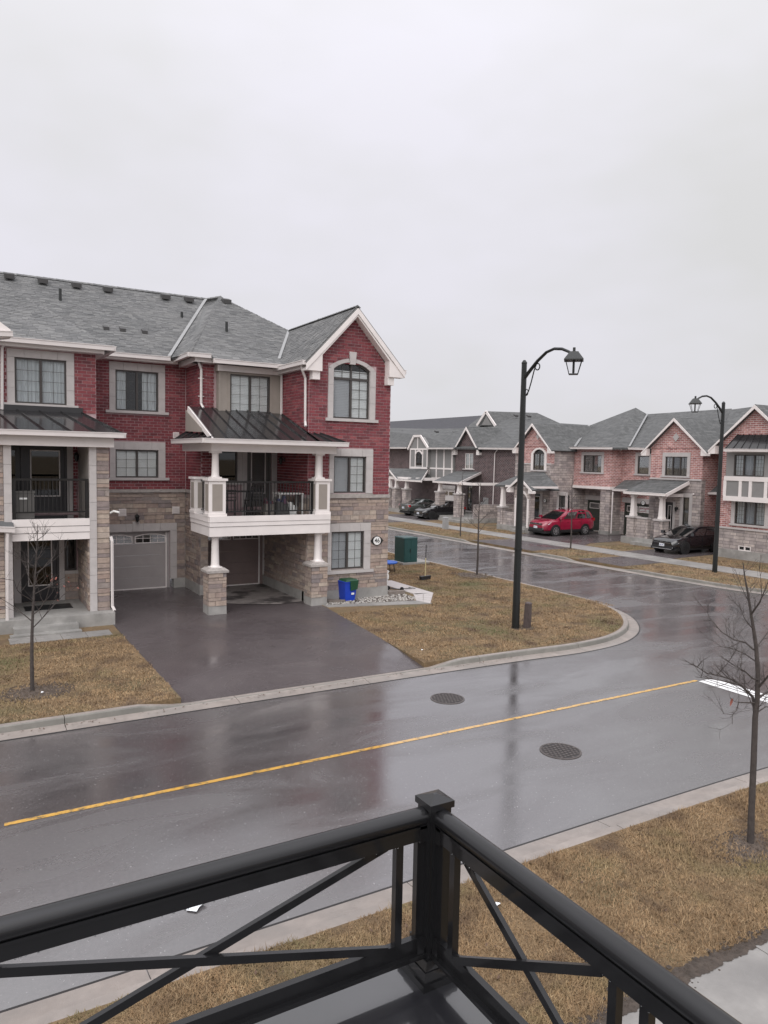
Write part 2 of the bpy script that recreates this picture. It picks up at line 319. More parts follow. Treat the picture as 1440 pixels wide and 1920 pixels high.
def fpiece(name, m, parent, F, u0, u1, z0, z1, d0, d1):
    return piece(name, m, parent, F((u0+u1)/2, (z0+z1)/2, (d0+d1)/2), F.u*(u1-u0), F.n*(d1-d0), Vector((0, 0, z1-z0)))
def wallcells(mb, F, u0, u1, z0, z1, holes, t=.25):
    zs = sorted({z0, z1, *[min(max(z, z0), z1) for h in holes for z in h[2:]]})
    for a, b in zip(zs, zs[1:]):
        if b-a < 1e-4: continue
        mid = (a+b)/2; cut = sorted((max(h[0], u0), min(h[1], u1)) for h in holes if h[2] < mid < h[3] and h[1] > u0 and h[0] < u1)
        x = u0
        for p, q in cut:
            if p-x > 1e-4: mb.fb(F, x, p, a, b, -t, 0)
            x = max(x, q)
        if u1-x > 1e-4: mb.fb(F, x, u1, a, b, -t, 0)
    return mb
def spans(poly, z):
    xs = []
    for (a, b), (c, d) in zip(poly, poly[1:]+poly[:1]):
        if (b <= z < d) or (d <= z < b): xs.append(a+(c-a)*(z-b)/(d-b))
    xs.sort(); return list(zip(xs[::2], xs[1::2]))
def masonry(house, wall, F, poly, holes, kind):
    """lay bricks or ledge stones course by course over a polygon (u,z), leaving the openings free"""
    zs = [p[1] for p in poly]; z = min(zs); top = max(zs); row = 0; out = house['P'].setdefault(kind, [])
    off = random.random()*.3
    while z < top-.02:
        if kind == 'brick': h = .10; gap = .018
        else: h = random.choice((.085, .11, .14, .165)); gap = .014
        h = min(h, top-z)
        mid = z+h/2
        if h > .035:
            for a, b in spans(poly, mid):
                cut = sorted((p, q) for p, q, r, s in holes if r < mid < s and q > a and p < b); iv = []; x = a
                for p, q in cut:
                    if p-x > .03: iv.append((x, p))
                    x = max(x, q)
                if b-x > .03: iv.append((x, b))
                for a2, b2 in iv:
                    if kind == 'brick':
                        x = a2-((a2+off+(row % 2)*.13) % .26); 
                        while x < b2:
                            p, q = max(x, a2), min(x+.26, b2)
                            if q-p > .045: out.append((wall, F, p+gap/2, q-gap/2, z+gap/2, z+h-gap/2, .012+random.random()*.006))
                            x += .26
                    else:
                        x = a2
                        while x < b2-.02:
                            w = random.uniform(.22, .75) if h < .15 else random.uniform(.2, .5); q = min(x+w, b2)
                            if b2-q < .12: q = b2
                            out.append((wall, F, x+gap/2, q-gap/2, z+gap/2, z+h-gap/2, .012+random.random()*.03)); x = q
        z += h; row += 1
def flush(house):
    root = house['root']
    for kind, L_ in house['P'].items():
        def dist(e): p = e[1]((e[2]+e[3])/2, (e[4]+e[5])/2); return (p-Vector((0, 0, HC))).length
        vis = sorted(L_, key=dist)
        for wl, F, a, b, c, d, k in vis[:300]: fpiece(kind, kind, wl, F, a, b, c, d, -.01, k)
        mb = MB()
        for wl, F, a, b, c, d, k in vis[300:]: mb.fb(F, a, b, c, d, -.01, k)
        if mb.v: o = mb.build(kind+'_courses', kind, root); o['kind'] = 'stuff'
# ------------------------------------------------------------------ building parts
def arcpts(c, a, zs, r, n=10, grow=0.):
    Rr = (a*a+r*r)/(2*r); cz = zs+r-Rr; t = math.asin(a/Rr); Rg = Rr+grow
    return [(c+Rg*math.sin(-t+2*t*i/n), cz+Rg*math.cos(-t+2*t*i/n)) for i in range(n+1)]
def window(root, F, u0, u1, z0, z1, split=.5, left='screen', inside='blind', grid=(2, 4), sur=None, sill=None, fm='frame', rec=.035, lgrid=False, jamb=.19, lint=.25, sills=.09, third=False, blocks=4, smat='limestone'):
    f = .05; mb = MB(); d0, d1 = -rec-.06, -rec+.015
    mb.fb(F, u0, u1, z0, z0+f, d0, d1).fb(F, u0, u1, z1-f, z1, d0, d1).fb(F, u0, u0+f, z0+f, z1-f, d0, d1).fb(F, u1-f, u1, z0+f, z1-f, d0, d1)
    cuts = [u0+f, u1-f]; um = u0+(u1-u0)*split
    if third: a = u0+(u1-u0)*.33; b = u0+(u1-u0)*.67; cuts = [u0+f, a, b, u1-f]
    elif split: cuts = [u0+f, um, u1-f]
    for c in cuts[1:-1]: mb.fb(F, c-.035, c+.035, z0+f, z1-f, d0, d1+.004)
    w = mb.build('window', fm, root)
    for i, (a, b) in enumerate(zip(cuts, cuts[1:])):
        a2 = a+(.035 if i else 0); b2 = b-(.035 if i < len(cuts)-2 else 0)
        scr = (i == 0 and left == 'screen') or (third and i == 1) or left == 'dark'
        fpiece('pane', 'glass_screen' if scr and left != 'dark' else 'glass_dark' if left == 'dark' else 'glass', w, F, a2, b2, z0+f, z1-f, -rec-.03, -rec-.024)
        if grid and (not scr or lgrid or left == 'dark'):
            g = MB(); nc, nr = grid
            for k in range(1, nc): c = a2+(b2-a2)*k/nc; g.fb(F, c-.0055, c+.0055, z0+f, z1-f, -rec-.022, -rec-.012)
            for k in range(1, nr): c = z0+f+(z1-z0-2*f)*k/nr; g.fb(F, a2, b2, c-.0055, c+.0055, -rec-.022, -rec-.011)
            g.build('grille', fm, w)
    if inside == 'blind':
        g = MB(); z = z0+f
        while z < z1-f:
            g.hexa([F(u0+.06, z, -.112), F(u1-.06, z, -.112), F(u1-.06, z, -.107), F(u0+.06, z, -.107), F(u0+.06, z+.052, -.130), F(u1-.06, z+.052, -.130), F(u1-.06, z+.052, -.125), F(u0+.06, z+.052, -.125)]); z += .0535
        g.build('blind', 'blind', w)
    elif inside in ('curtain', 'dark_curtain', 'drapes'):
        g = MB(); n = 40
        us = [(u0+.05, u1-.05)] if inside != 'drapes' else [(u0+.05, u0+.05+(u1-u0)*.22), (u1-.05-(u1-u0)*.33, u1-.05)]
        for a, b in us:
            m_ = max(8, int(n*(b-a)/(u1-u0))); o = len(g.v)
            for i in range(m_+1):
                d = -.14+.022*math.sin(i*1.9)+.01*math.sin(i*.7); u = a+(b-a)*i/m_
                g.v += [tuple(F(u, z0+.02, d)), tuple(F(u, z1-.02, d))]
            for i in range(m_): g.f.append((o+2*i, o+2*i+2, o+2*i+3, o+2*i+1))
        g.build('curtain', 'dark_curtain' if inside == 'dark_curtain' else 'curtain', w, smooth=True)
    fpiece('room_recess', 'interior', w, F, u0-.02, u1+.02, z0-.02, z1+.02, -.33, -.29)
    if sur:
        s0, s1, st, sb = sur; g_ = .006
        for k in range(blocks): a = s0+(s1-s0)*k/blocks; b = s0+(s1-s0)*(k+1)/blocks; fpiece('surround_block', smat, w, F, a+g_/2, b-g_/2, z1+.002, st, -.03, .035+.004*(k % 2))
        nb = max(2, round((z1-sb)/.5))
        for k in range(nb):
            a = sb+(z1-sb)*k/nb; b = sb+(z1-sb)*(k+1)/nb
            fpiece('surround_block', smat, w, F, s0, u0+.002, a+g_/2, b-g_/2, -.05, .036); fpiece('surround_block', smat, w, F, u1-.002, s1, a+g_/2, b-g_/2, -.05, .036)
    if sill: fpiece('sill', smat, w, F, sill[0], sill[1], sill[2], sill[3], -.08, .09)
    return w
def roofquad(house, roof, bl, br, tr, tl, shingles=True, e=.14, xmin=-1.2):
    bl, br, tr, tl = map(Vector, (bl, br, tr, tl))
    if not shingles: return
    n = ((br-bl).cross(tl-bl)); n = n if n.length > 1e-6 else (br-bl).cross(tr-bl); n.normalize()
    if n.z < 0: n = -n
    H = ((tl-bl).length+(tr-br).length)/2; rows = max(1, int(H/e))
    out = house['P2']
    for i in range(rows):
        v = (i+.5)/rows; a = bl.lerp(tl, v); b = br.lerp(tr, v); Lw = (b-a).length
        if Lw < .15: continue
        eu = (b-a)/Lw; ev = n.cross(eu).normalized()
        if ev.z < 0: ev = -ev
        up = (ev+n*.0).normalized(); x = -random.random()*.3
        while x < Lw:
            w = random.choice((.17, .22, .26, .33)); p, q = max(x, 0), min(x+w, Lw); x += w
            if q-p < .05: continue
            c = a+eu*(p+q)/2
            if c.x < xmin: continue
            th = random.choice((.009, .011, .014))
            out.append((roof, c+n*(.012+th/2), eu*(q-p-.006), (ev*(H/rows*1.25)-n*.012), n*th))
def flush_shingles(house):
    L_ = sorted(house['P2'], key=lambda e: (e[1]-Vector((0, 0, HC))).length)
    for r_, c, ax, ay, az in L_[:300]: piece('shingle', 'shingle', r_, c, ax, ay, az)
    mb = MB()
    for r_, c, ax, ay, az in L_[300:]:
        X, Y, Z = ax/2, ay/2, az/2
        mb.hexa([c-X-Y-Z, c+X-Y-Z, c+X+Y-Z, c-X+Y-Z, c-X-Y+Z, c+X-Y+Z, c+X+Y+Z, c-X+Y+Z])
    if mb.v: o = mb.build('shingle_courses', 'shingle', house['root']); o['kind'] = 'stuff'
def slab(mb, pts, t=.06):
    P = [Vector(p) for p in pts]; n = (P[1]-P[0]).cross(P[-1]-P[0]).normalized(); n = n if n.z > 0 else -n
    mb.prism([p-n*t for p in P], P)
def caps(mb, a, b, w=.26):
    a, b = Vector(a), Vector(b); n = max(1, int((b-a).length/.22)); t = (b-a)/n
    s = t.cross(Vector((0, 0, 1))).normalized()*w/2
    for i in range(n):
        p = a+t*i; q = p+t*1.15; up = Vector((0, 0, .045)); dn_ = Vector((0, 0, -.04))
        mb.add([p+s+dn_, p+up, p-s+dn_, q+s+dn_+Vector((0, 0, -.012)), q+up+Vector((0, 0, -.012)), q-s+dn_+Vector((0, 0, -.012)), p+dn_*2], [(0, 1, 4, 3), (1, 2, 5, 4), (0, 6, 1), (1, 6, 2)])
def gutter(root, pts, name='gutter', m='gutter', w=.13, h=.12):
    mb = MB()
    for a, b in zip(pts, pts[1:]):
        mb.bar(a, b, w, h); up = Vector((0, 0, h/2+.012)); mb.bar(Vector(a)+up, Vector(b)+up, w+.03, .022)
    return mb.build(name, m, root)
def downspout(root, pts, straps=()):
    o = MB().tube(pts, .045, 6).build('downspout', 'gutter', root)
    for p in straps: piece('strap', 'gutter', o, p, (.2, 0, 0), (0, .02, 0), (0, 0, .025))
def vent(root, c, s=1., slope=.6, rot=0):
    mb = MB(); c = Vector(c)-Vector((0, 0, .05)); w = .165*s
    mb.hexa([c+Vector((-w, -.18, -.1)), c+Vector((w, -.18, -.1)), c+Vector((w, .2, .1)), c+Vector((-w, .2, .1)), c+Vector((-w, -.2, .06)), c+Vector((w, -.2, .06)), c+Vector((w*.9, .1, .16)), c+Vector((-w*.9, .1, .16))])
    mb.build('roof_vent', 'vent_grey', root)
def column(root, x, y, z0, z1, r=.115, parent=None, m='white_trim'):
    h = z1-z0
    mb = MB().lathe([(r*1.25, 0), (r*1.25, .05), (r*1.05, .08), (r, .12), (r*.86, h-.1), (r*.95, h-.08), (r*.95, h-.06), (r*1.15, h-.03), (r*1.2, h)], (x, y, z0), 16)
    mb.box(x-r*1.4, x+r*1.4, y-r*1.4, y+r*1.4, z0-.002, z0+.045); mb.box(x-r*1.35, x+r*1.35, y-r*1.35, y+r*1.35, z1-.05, z1-.001)
    return mb.build('column', m, parent or root, smooth=True)
def metalroof(root, quads, seams, name='metal_roof'):
    mb = MB()
    for q in quads: slab(mb, q, .04)
    o = mb.build(name, 'dark_metal', root)
    for q, n in seams:
        bl, br, tr, tl = map(Vector, q)
        for i in range(n+1):
            a = bl.lerp(br, i/n); b = tl.lerp(tr, i/n); s = MB().bar(a+Vector((0, 0, .022)), b+Vector((0, 0, .022)), .022, .045); s.build('standing_seam', 'dark_metal', o)
    return o
def garage_door(root, F, u0, u1, z0, z1, m, rows=5, arched=True, rec=-.3, wm='white_trim', wins=2):
    mb = MB(); mb.fb(F, u0-.09, u0, z0, z1+.08, rec-.05, rec+.09).fb(F, u1, u1+.09, z0, z1+.08, rec-.05, rec+.09).fb(F, u0, u1, z1, z1+.08, rec-.05, rec+.09)
    g = mb.build('garage_door', m, root); h = (z1-z0)/rows
    for i in range(rows): fpiece('panel', m, g, F, u0, u1, z0+i*h+.004, z0+(i+1)*h-.004, rec-.04, rec)
    fpiece('door_trim', wm, g, F, u1-.045, u1, z0, z1, rec+.001, rec+.03); fpiece('door_trim', wm, g, F, u0, u1, z0-.01, z0+.03, rec+.001, rec+.02)
    zt = z0+(rows-1)*h+.05; zb = z1-.05; W_ = (u1-u0)/wins
    for k in range(wins):
        a, b = u0+W_*k+.07, u0+W_*(k+1)-.07
        pts = [(a, zt), (b, zt), (b, zb-.08), *([((a+b)/2+(b-a)*.25, zb-.02), ((a+b)/2, zb), ((a+b)/2-(b-a)*.25, zb-.02)] if arched else []), (a, zb-.08 if arched else zb-.08)]
        MB().fpoly(F, [(p-.0, q) for p, q in pts], rec+.002, rec+.012).build('window_pane', 'car_glass', g)
        w = MB(); fr = .03
        w.fb(F, a-fr, b+fr, zt-fr, zt, rec, rec+.025).fb(F, a-fr, a, zt, zb-.06, rec, rec+.025).fb(F, b, b+fr, zt, zb-.06, rec, rec+.025)
        top = pts[2:]
        for p, q in zip(top, top[1:]): w.bar(F(p[0], p[1], rec+.012), F(q[0], q[1], rec+.012), .025, .04)
        if arched:
            for i in range(1, 4): c = a+(b-a)*i/4; w.fb(F, c-.01, c+.01, zt, zb-.03, rec, rec+.022)
            w.fb(F, a, b, (zt+zb)/2-.012, (zt+zb)/2+.008, rec, rec+.021)
        w.build('window_trim', wm, g)
    return g
def door(root, F, u0, u1, z0, z1, m='door_dark', rec=-.12, glass=True, wm='frame', g='glass_dark'):
    mb = MB().fb(F, u0, u0+.07, z0, z1, rec-.03, rec+.06).fb(F, u1-.07, u1, z0, z1, rec-.03, rec+.06).fb(F, u0+.07, u1-.07, z1-.07, z1, rec-.03, rec+.06).fb(F, u0+.07, u1-.07, z0, z1-.07, rec-.03, rec)
    d = mb.build('door', m, root)
    if glass:
        a, b, c, e = u0+.22, u1-.22, z0+.5, z1-.22
        fpiece('door_pane', g, d, F, a, b, c, e, rec+.004, rec+.01)
        w = MB()
        for p in ((a-.03, a, c-.03, e+.03), (b, b+.03, c-.03, e+.03), (a, b, c-.03, c), (a, b, e, e+.03)): w.fb(F, *p, rec, rec+.025)
        w.build('pane_trim', wm, d)
    MB().tube([F(u0+.13, z0+1.0, rec), F(u0+.13, z0+1.0, rec+.06), F(u0+.21, z0+1.0, rec+.06)], .014, 6).build('handle', 'chrome', d)
    return d
def plate(root, F, u, z, text, r=.16):
    mb = MB().fpoly(F, [(u-r*1.65, z), (u-r*.9, z-r*.75), (u, z-r*1.12), (u+r*.9, z-r*.75), (u+r*1.65, z), (u+r*.9, z+r*.75), (u, z+r*1.12), (u-r*.9, z+r*.75)], .02, .045)
    p = mb.build('number_plate', 'ink', root)
    MB().fpoly(F, [(u+r*.92*math.cos(a*math.pi/10), z+r*.92*math.sin(a*math.pi/10)) for a in range(20)], .046, .055).build('number_disc', 'enamel', p)
    letters(p, F, u, z, text, r*1.3, .057, 'ink')
def letters(parent, F, u, z, text, size, d, m, name='lettering'):
    c = bpy.data.curves.new(name, 'FONT'); c.body = text; c.size = size; c.align_x = 'CENTER'; c.align_y = 'CENTER'; c.extrude = .002; c.offset = size*.012
    t = bpy.data.objects.new(name, c); COL.objects.link(t); bpy.context.view_layer.update()
    me = bpy.data.meshes.new_from_object(t); bpy.data.objects.remove(t); me.materials.clear(); me.materials.append(MT[m])
    o = bpy.data.objects.new(name, me); COL.objects.link(o); adopt(o, parent)
    q = F(u, z, d); U = F.u; Nn = F.n
    o.matrix_basis = Matrix(((U.x, 0, Nn.x, q.x), (U.y, 0, Nn.y, q.y), (0, 1, 0, q.z), (0, 0, 0, 1))); return o
def wall_lamp(root, F, u, z):
    mb = MB().fb(F, u-.05, u+.05, z-.06, z+.08, .0, .03); mb.tube([F(u, z+.05, .02), F(u, z+.12, .1), F(u, z+.1, .16)], .012, 6)
    p = F(u, 0, .16); mb.lathe([(.02, .1), (.10, .03), (.085, .02)], (p.x, p.y, z), 8).lathe([(.075, .02), (.045, -.14), (.01, -.17)], (p.x, p.y, z), 8); mb.build('wall_lamp', 'lamp_iron', root)
def wallvent(root, F, u, z, w=.26):
    o = MB().fb(F, u-w/2, u+w/2, z-w/2, z+w/2, 0, .05).build('wall_vent', 'white_trim', root)
    for k in range(4): fpiece('slat', 'gutter', o, F, u-w*.42, u+w*.42, z-w*.4+k*w*.22, z-w*.3+k*w*.22, .05, .062)
Z0 = .15
# ================================================================== ROW OF RED TOWNHOUSES: end unit with the gable
hA = {'root': thing('townhouse', 'red brick end townhouse with white balcony, steep gable and arched window', 'house', (10.2, 22.4, Z0), group='red brick townhouses across the road'), 'P': {}, 'P2': []}
A = hA['root']
YA = 22.44; XL, XR = 10.2, 13.32; FA = FY(YA); FL = FX(XL)
hol = [(11.08, 12.48, 6.34, 8.24), (11.14, 12.39, 3.82, 5.07), (11.09, 12.36, 1.2, 2.5)]
sur = [(10.88, 12.72, 6.24, 8.14), (10.97, 12.65, 3.74, 5.32), (10.96, 12.61, 1.04, 2.78)]
mb = MB(); wallcells(mb, FA, XL, XR, .5, 8.0, hol)
wallcells(mb, FA, 11.08, 12.48, 8.0, 8.24, hol[:1])
mb.fpoly(FA, [(XL, 8.0), (11.08, 8.0), (11.08, 9.02), ], -.25, 0); mb.fpoly(FA, [(12.48, 8.0), (XR, 8.0), (12.48, 8.98)], -.25, 0)
mb.fpoly(FA, [(11.08, 8.24), (12.48, 8.24), (12.48, 8.98), (11.76, 9.82), (11.08, 9.02)], -.25, 0)
mb.fb(FL, -30, -22.69, .5, 8.0, -.25, 0)
mb.box(XR-.25, XR, YA+.25, 34, .5, 8.0); mb.box(XL+.25, XR-.25, 33.7, 34, .5, 8.0)
wA = mb.build('wall', 'mortar', A)
# stone mortar bed behind the ledge stones
mbs = MB(); wallcells(mbs, FA, XL-.002, XR-.001, .5, 3.655, hol[1:], .004); o = mbs
for i, v in enumerate(o.v): o.v[i] = (v[0], v[1]-.006, v[2])
mbs.fb(FL, -26.3, -22.43, .5, 3.655, .001, .006); wS = mbs.build('stone_facing', 'stone_mortar', A)
masonry(hA, wA, FA, [(XL, 3.76), (XR, 3.76), (XR, 8.0), (11.76, 9.82), (XL, 8.0)], sur[:2], 'brick')
arcb = arcpts(11.78, .92, 8.14, .3, 8)
masonry(hA, wS, FA, [(XL, .5), (XR, .5), (XR, 3.65), (XL, 3.65)], [sur[2], (10.97, 12.65, 3.74, 4)], 'stone')
masonry(hA, wA, FL, [(-25.1, 3.76), (-YA, 3.76), (-YA, 8.05), (-25.1, 8.05)], [], 'brick')
masonry(hA, wS, FL, [(-26.3, .5), (-YA, .5), (-YA, 3.65), (-26.3, 3.65)], [], 'stone')
MB().fb(FA, XL-.03, XR+.03, .0, .52, -.3, .03).fb(FL, -26.6, -22.6, .0, .51, -.2, .03).build('foundation', 'concrete', A)
mb = MB(); mb.fb(FA, XL-.02, 10.97, 3.65, 3.76, -.05, .07).fb(FA, 12.65, XR+.02, 3.65, 3.76, -.05, .07).fb(FA, 10.97, 12.65, 3.65, 3.80, -.05, .08); mb.build('stone_ledge', 'ledge', A)
window(A, FA, 11.14, 12.39, 3.82, 5.07, sur=sur[1][:2]+(5.32, 3.81), grid=(2, 4), blocks=4)
window(A, FA, 11.09, 12.36, 1.2, 2.5, sur=sur[2][:2]+(2.78, 1.16), sill=(10.9, 12.72, 1.06, 1.155), lgrid=True, grid=(2, 4))
# arched window
c_, a_, zs_, r_ = 11.78, .70, 7.98, .25
mb = MB(); f = .05
mb.fb(FA, 11.08, 12.48, 6.34, 6.39, -.13, -.05).fb(FA, 11.08, 11.13, 6.39, 7.98, -.13, -.05).fb(FA, 12.43, 12.48, 6.39, 7.98, -.13, -.05).fb(FA, 11.13, 12.43, 7.64, 7.71, -.13, -.045).fb(FA, 11.745, 11.815, 6.39, 7.64, -.13, -.046).fb(FA, 11.755, 11.805, 7.71, 8.2, -.13, -.046)
ap = arcpts(c_, a_-.025, zs_, r_, 12, -.02)
for p, q in zip(ap, ap[1:]): mb.bar(FA(p[0], p[1], -.09), FA(q[0], q[1], -.09), .08, .06)
w = mb.build('arched_window', 'frame', A)
fpiece('pane', 'glass_screen', w, FA, 11.13, 11.745, 6.39, 7.64, -.10, -.095); fpiece('pane', 'glass', w, FA, 11.815, 12.43, 6.39, 7.64, -.10, -.095)
for a, b in ((11.1, 11.78), (11.78, 12.46)):
    MB().fpoly(FA, [(a, 7.71), (b, 7.71)]+[p for p in reversed(ap) if a-.01 <= p[0] <= b+.01], -.10, -.095).build('pane', 'glass', w)
g = MB()
for k in range(1, 4): z = 6.39+1.25*k/4; g.fb(FA, 11.815, 12.43, z-.0055, z+.0055, -.092, -.08)
g.fb(FA, 12.115, 12.13, 6.39, 7.64, -.092, -.079).fb(FA, 11.13, 12.43, 7.9, 7.915, -.092, -.08).fb(FA, 11.44, 11.455, 7.71, 8.12, -.092, -.079).fb(FA, 12.115, 12.13, 7.71, 8.12, -.092, -.079); g.build('grille', 'frame', w)
g = MB(); z = 6.4
while z < 7.95: g.hexa([FA(11.12, z, -.112), FA(12.44, z, -.112), FA(12.44, z, -.107), FA(11.12, z, -.107), FA(11.12, z+.052, -.130), FA(12.44, z+.052, -.130), FA(12.44, z+.052, -.125), FA(11.12, z+.052, -.125)]); z += .0535
g.build('blind', 'blind', w); fpiece('room_recess', 'interior', w, FA, 11.06, 12.5, 6.3, 8.26, -.33, -.29)
inn = arcpts(c_, .70, zs_, r_, 14); outr = arcpts(c_, .89, 8.02, .33, 14)
for k in range(0, 14, 2):
    if k == 6: continue
    MB().fpoly(FA, [inn[k], inn[k+1], inn[k+2], outr[k+2], outr[k+1], outr[k]], -.04, .035+.004*(k % 4)).build('voussoir', 'limestone', w)
MB().fpoly(FA, [(11.68, 8.16), (11.88, 8.16), (11.92, 8.58), (11.64, 8.58)], -.04, .07).build('keystone', 'limestone', w)
for k in range(3):
    a = 6.34+1.66*k/3; b = 6.34+1.66*(k+1)/3
    fpiece('surround_block', 'limestone', w, FA, 10.89, 11.082, a+.003, b-.003, -.05, .036); fpiece('surround_block', 'limestone', w, FA, 12.478, 12.69, a+.003, b-.003, -.05, .036)
fpiece('sill', 'limestone', w, FA, 10.8, 12.8, 6.24, 6.338, -.08, .09)
plate(A, FA, 12.86, 2.14, '46')
# gable roof of the wing
Rk = [(9.94, 8.06), (11.8, 10.03), (13.68, 8.06)]
mb = MB(); LP = [(9.94, 25.2, 8.08), (9.94, 22.12, 8.08), (11.8, 22.12, 10.05), (11.8, 27.95, 10.05)]; RP = [(13.68, 22.12, 8.08), (13.68, 30, 8.08), (11.8, 30, 10.05), (11.8, 22.12, 10.05)]
slab(mb, LP); slab(mb, RP); rG = mb.build('gable_roof', 'shingle', A); roofquad(hA, rG, *LP)
mb = MB(); caps(mb, (11.8, 22.15, 10.06), (11.8, 27.9, 10.06)); mb.build('ridge_cap', 'shingle', rG)
mb = MB(); F2 = FY(22.12)
for (a, b), (c, d) in ((Rk[0], Rk[1]), (Rk[1], Rk[2])):
    mb.fpoly(F2, [(a, b-.04), (c, d-.04), (c, d-.24), (a, b-.24)] if a < c and d > b else [(a, b-.04), (c, d-.04), (c, d-.24), (a, b-.24)], 0, .035)
mb.build('barge_board', 'white_trim', rG)
mb = MB()
mb.fpoly(F2, [(9.96, 7.82), (10.52, 7.82), (10.52, 8.42), (9.96, 7.9)], -.32, .005).build('cornice_return', 'white_trim', rG); mb = MB(); mb.fpoly(F2, [(13.66, 7.82), (13.06, 7.82), (13.06, 8.42), (13.66, 7.9)], -.32, .005)
mb.fpoly(F2, [(10.25, 8.05), (11.8, 9.72), (11.8, 9.78), (10.2, 8.1)], -.32, -.0).fpoly(F2, [(13.35, 8.05), (11.8, 9.72), (11.8, 9.78), (13.4, 8.1)], -.32, -.0)
mb.build('cornice_return', 'white_trim', rG)
MB().box(10.21, 10.48, 22.2, 22.45, 7.55, 7.82).build('corbel', 'white_trim', rG); MB().box(13.05, 13.3, 22.2, 22.45, 7.55, 7.82).build('corbel', 'white_trim', rG)
mb = MB().box(10.0, 10.2, 22.46, 25.0, 7.9, 8.03).box(13.33, 13.66, 22.46, 30, 7.86, 8.03); mb.build('soffit', 'white_trim', rG)
gutter(A, [(9.9, 25.0, 8.05), (9.9, 22.15, 8.05)]); gutter(A, [(13.73, 22.2, 8.03), (13.73, 30, 8.03)])
downspout(A, [(9.95, 22.5, 8.0), (9.98, 22.5, 7.85), (10.12, 22.55, 7.6), (10.13, 22.55, 6.2), (10.08, 22.4, 6.02)])
vent(rG, pxY(606, 603, 25.0))
# hip roof over the middle part
mb = MB(); HF = [(6.94, 24.72, 8.36), (13.6, 24.72, 8.36), (9.95, 31, 11.67), (9.95, 31, 11.67)]; HL = [(6.72, 26.75, 8.40), (6.94, 24.72, 8.36), (9.95, 31, 11.67), (9.33, 31, 11.5)]
slab(mb, HF[:3]); mb.prism([Vector(p)-Vector((0, 0, .07)) for p in HL], HL); BY = [(7.62, 24.32, 8.17), (10.3, 24.32, 8.17), (10.3, 24.8, 8.41), (7.62, 24.8, 8.41)]; slab(mb, BY)
slab(mb, [(13.6, 24.72, 8.36), (13.6, 37, 8.36), (9.95, 31, 11.67)]); mb.prism([(9.33, 31, 11.4), (9.95, 31, 11.6), (9.95, 37, 8.4), (7, 37, 8.4)], [(9.33, 31, 11.5), (9.95, 31, 11.67), (9.95, 37, 8.5), (7, 37, 8.5)])
rH = mb.build('hip_roof', 'shingle', A); roofquad(hA, rH, *HF); roofquad(hA, rH, *HL); roofquad(hA, rH, *BY)
mb = MB(); caps(mb, (6.96, 24.76, 8.38), (9.95, 31, 11.69)); caps(mb, (9.3, 31, 11.5), (9.95, 31, 11.69)); mb.build('hip_cap', 'shingle', rH)
MB().bar((10.12, 24.85, 8.47), (11.72, 27.8, 10.02), .10, .02).build('valley_flashing', 'valley_metal', rH)
MB().bar((6.66, 26.4, 8.43), (9.3, 30.9, 11.49), .12, .03).build('valley_flashing', 'valley_metal', rH)
MB().tube([(8.91, 27, 9.45), (8.91, 27, 9.95)], .05, 8).build('vent_pipe', 'lamp_iron', rH); vent(rH, pxY(424, 566, 30.3)+Vector((0, 0, .05)))
MB().box(7.1, 10.2, 24.78, 25.4, 8.12, 8.3).box(7.12, 7.4, 24.8, 26.9, 8.12, 8.3).build('soffit', 'white_trim', rH)
gutter(A, [(6.88, 26.7, 8.31), (6.88, 24.66, 8.31), (7.6, 24.66, 8.31)]); gutter(A, [(7.58, 24.28, 8.12), (10.32, 24.28, 8.12)])
# middle block: side, front, box bay
YM = 25.1; FM = FY(YM); FML = FX(7.4)
mb = MB().fb(FML, -31, -YM, .5, 8.2, -.25, 0); wallcells(mb, FM, 7.65, XL, 3.1, 8.2, [(8.0, 8.7, 4.1, 5.35), (9.05, 9.98, 3.2, 5.35), (8.3, 9.75, 6.43, 7.8)]); mb.fb(FM, 7.4, 7.66, .5, 3.1, -1.0, 0); wM = mb.build('wall', 'mortar', A)
masonry(hA, wM, FML, [(-26.93, 3.76), (-YM, 3.76), (-YM, 8.12), (-26.93, 8.12)], [], 'brick')
masonry(hA, wM, FM, [(7.4, 3.2), (XL, 3.2), (XL, 8.1), (7.4, 8.1)], [(7.85, 10.3, 6.2, 8.2), (7.9, 10.15, 3, 5.5), (7, 10.3, 6.0, 6.6)], 'brick')
MB().fb(FML, -26.93, -YM, .5, 3.66, 0, .005).fb(FM, 7.4, 7.66, .5, 3.1, 0, .005).build('stone_bed', 'stone_mortar', wS)
masonry(hA, wS, FML, [(-26.93, .5), (-YM, .5), (-YM, 3.65), (-26.93, 3.65)], [], 'stone'); masonry(hA, wS, FM, [(7.4, .5), (7.66, .5), (7.66, 3.1), (7.4, 3.1)], [], 'stone')
MB().fb(FML, -26.93, -YM+.03, .0, .52, -.2, .04).fb(FM, 7.38, 7.7, .0, .515, -.9, .035).build('foundation', 'concrete', A)
MB().fb(FML, -26.95, -YM+.03, 3.65, 3.76, -.03, .06).build('stone_ledge', 'ledge', A)
mb = MB(); FB = FY(24.75); wallcells(mb, FB, 7.92, 10.19, 6.4, 8.0, [(8.3, 9.75, 6.43, 7.8)], .2); mb.box(7.92, 8.0, 24.95, 25.2, 6.4, 8.0); wB = mb.build('box_bay', 'beige_panel', A)
mb = MB().fb(FB, 7.88, 10.19, 6.31, 6.42, -.3, .06).fb(FB, 7.86, 10.19, 7.86, 8.08, -.3, .05).fb(FB, 7.9, 7.97, 6.42, 7.86, .0, .018).fb(FB, 8.22, 8.3, 6.42, 7.86, 0, .015).fb(FB, 9.75, 9.82, 6.42, 7.86, 0, .015).fb(FB, 10.1, 10.19, 6.42, 7.86, 0, .018)
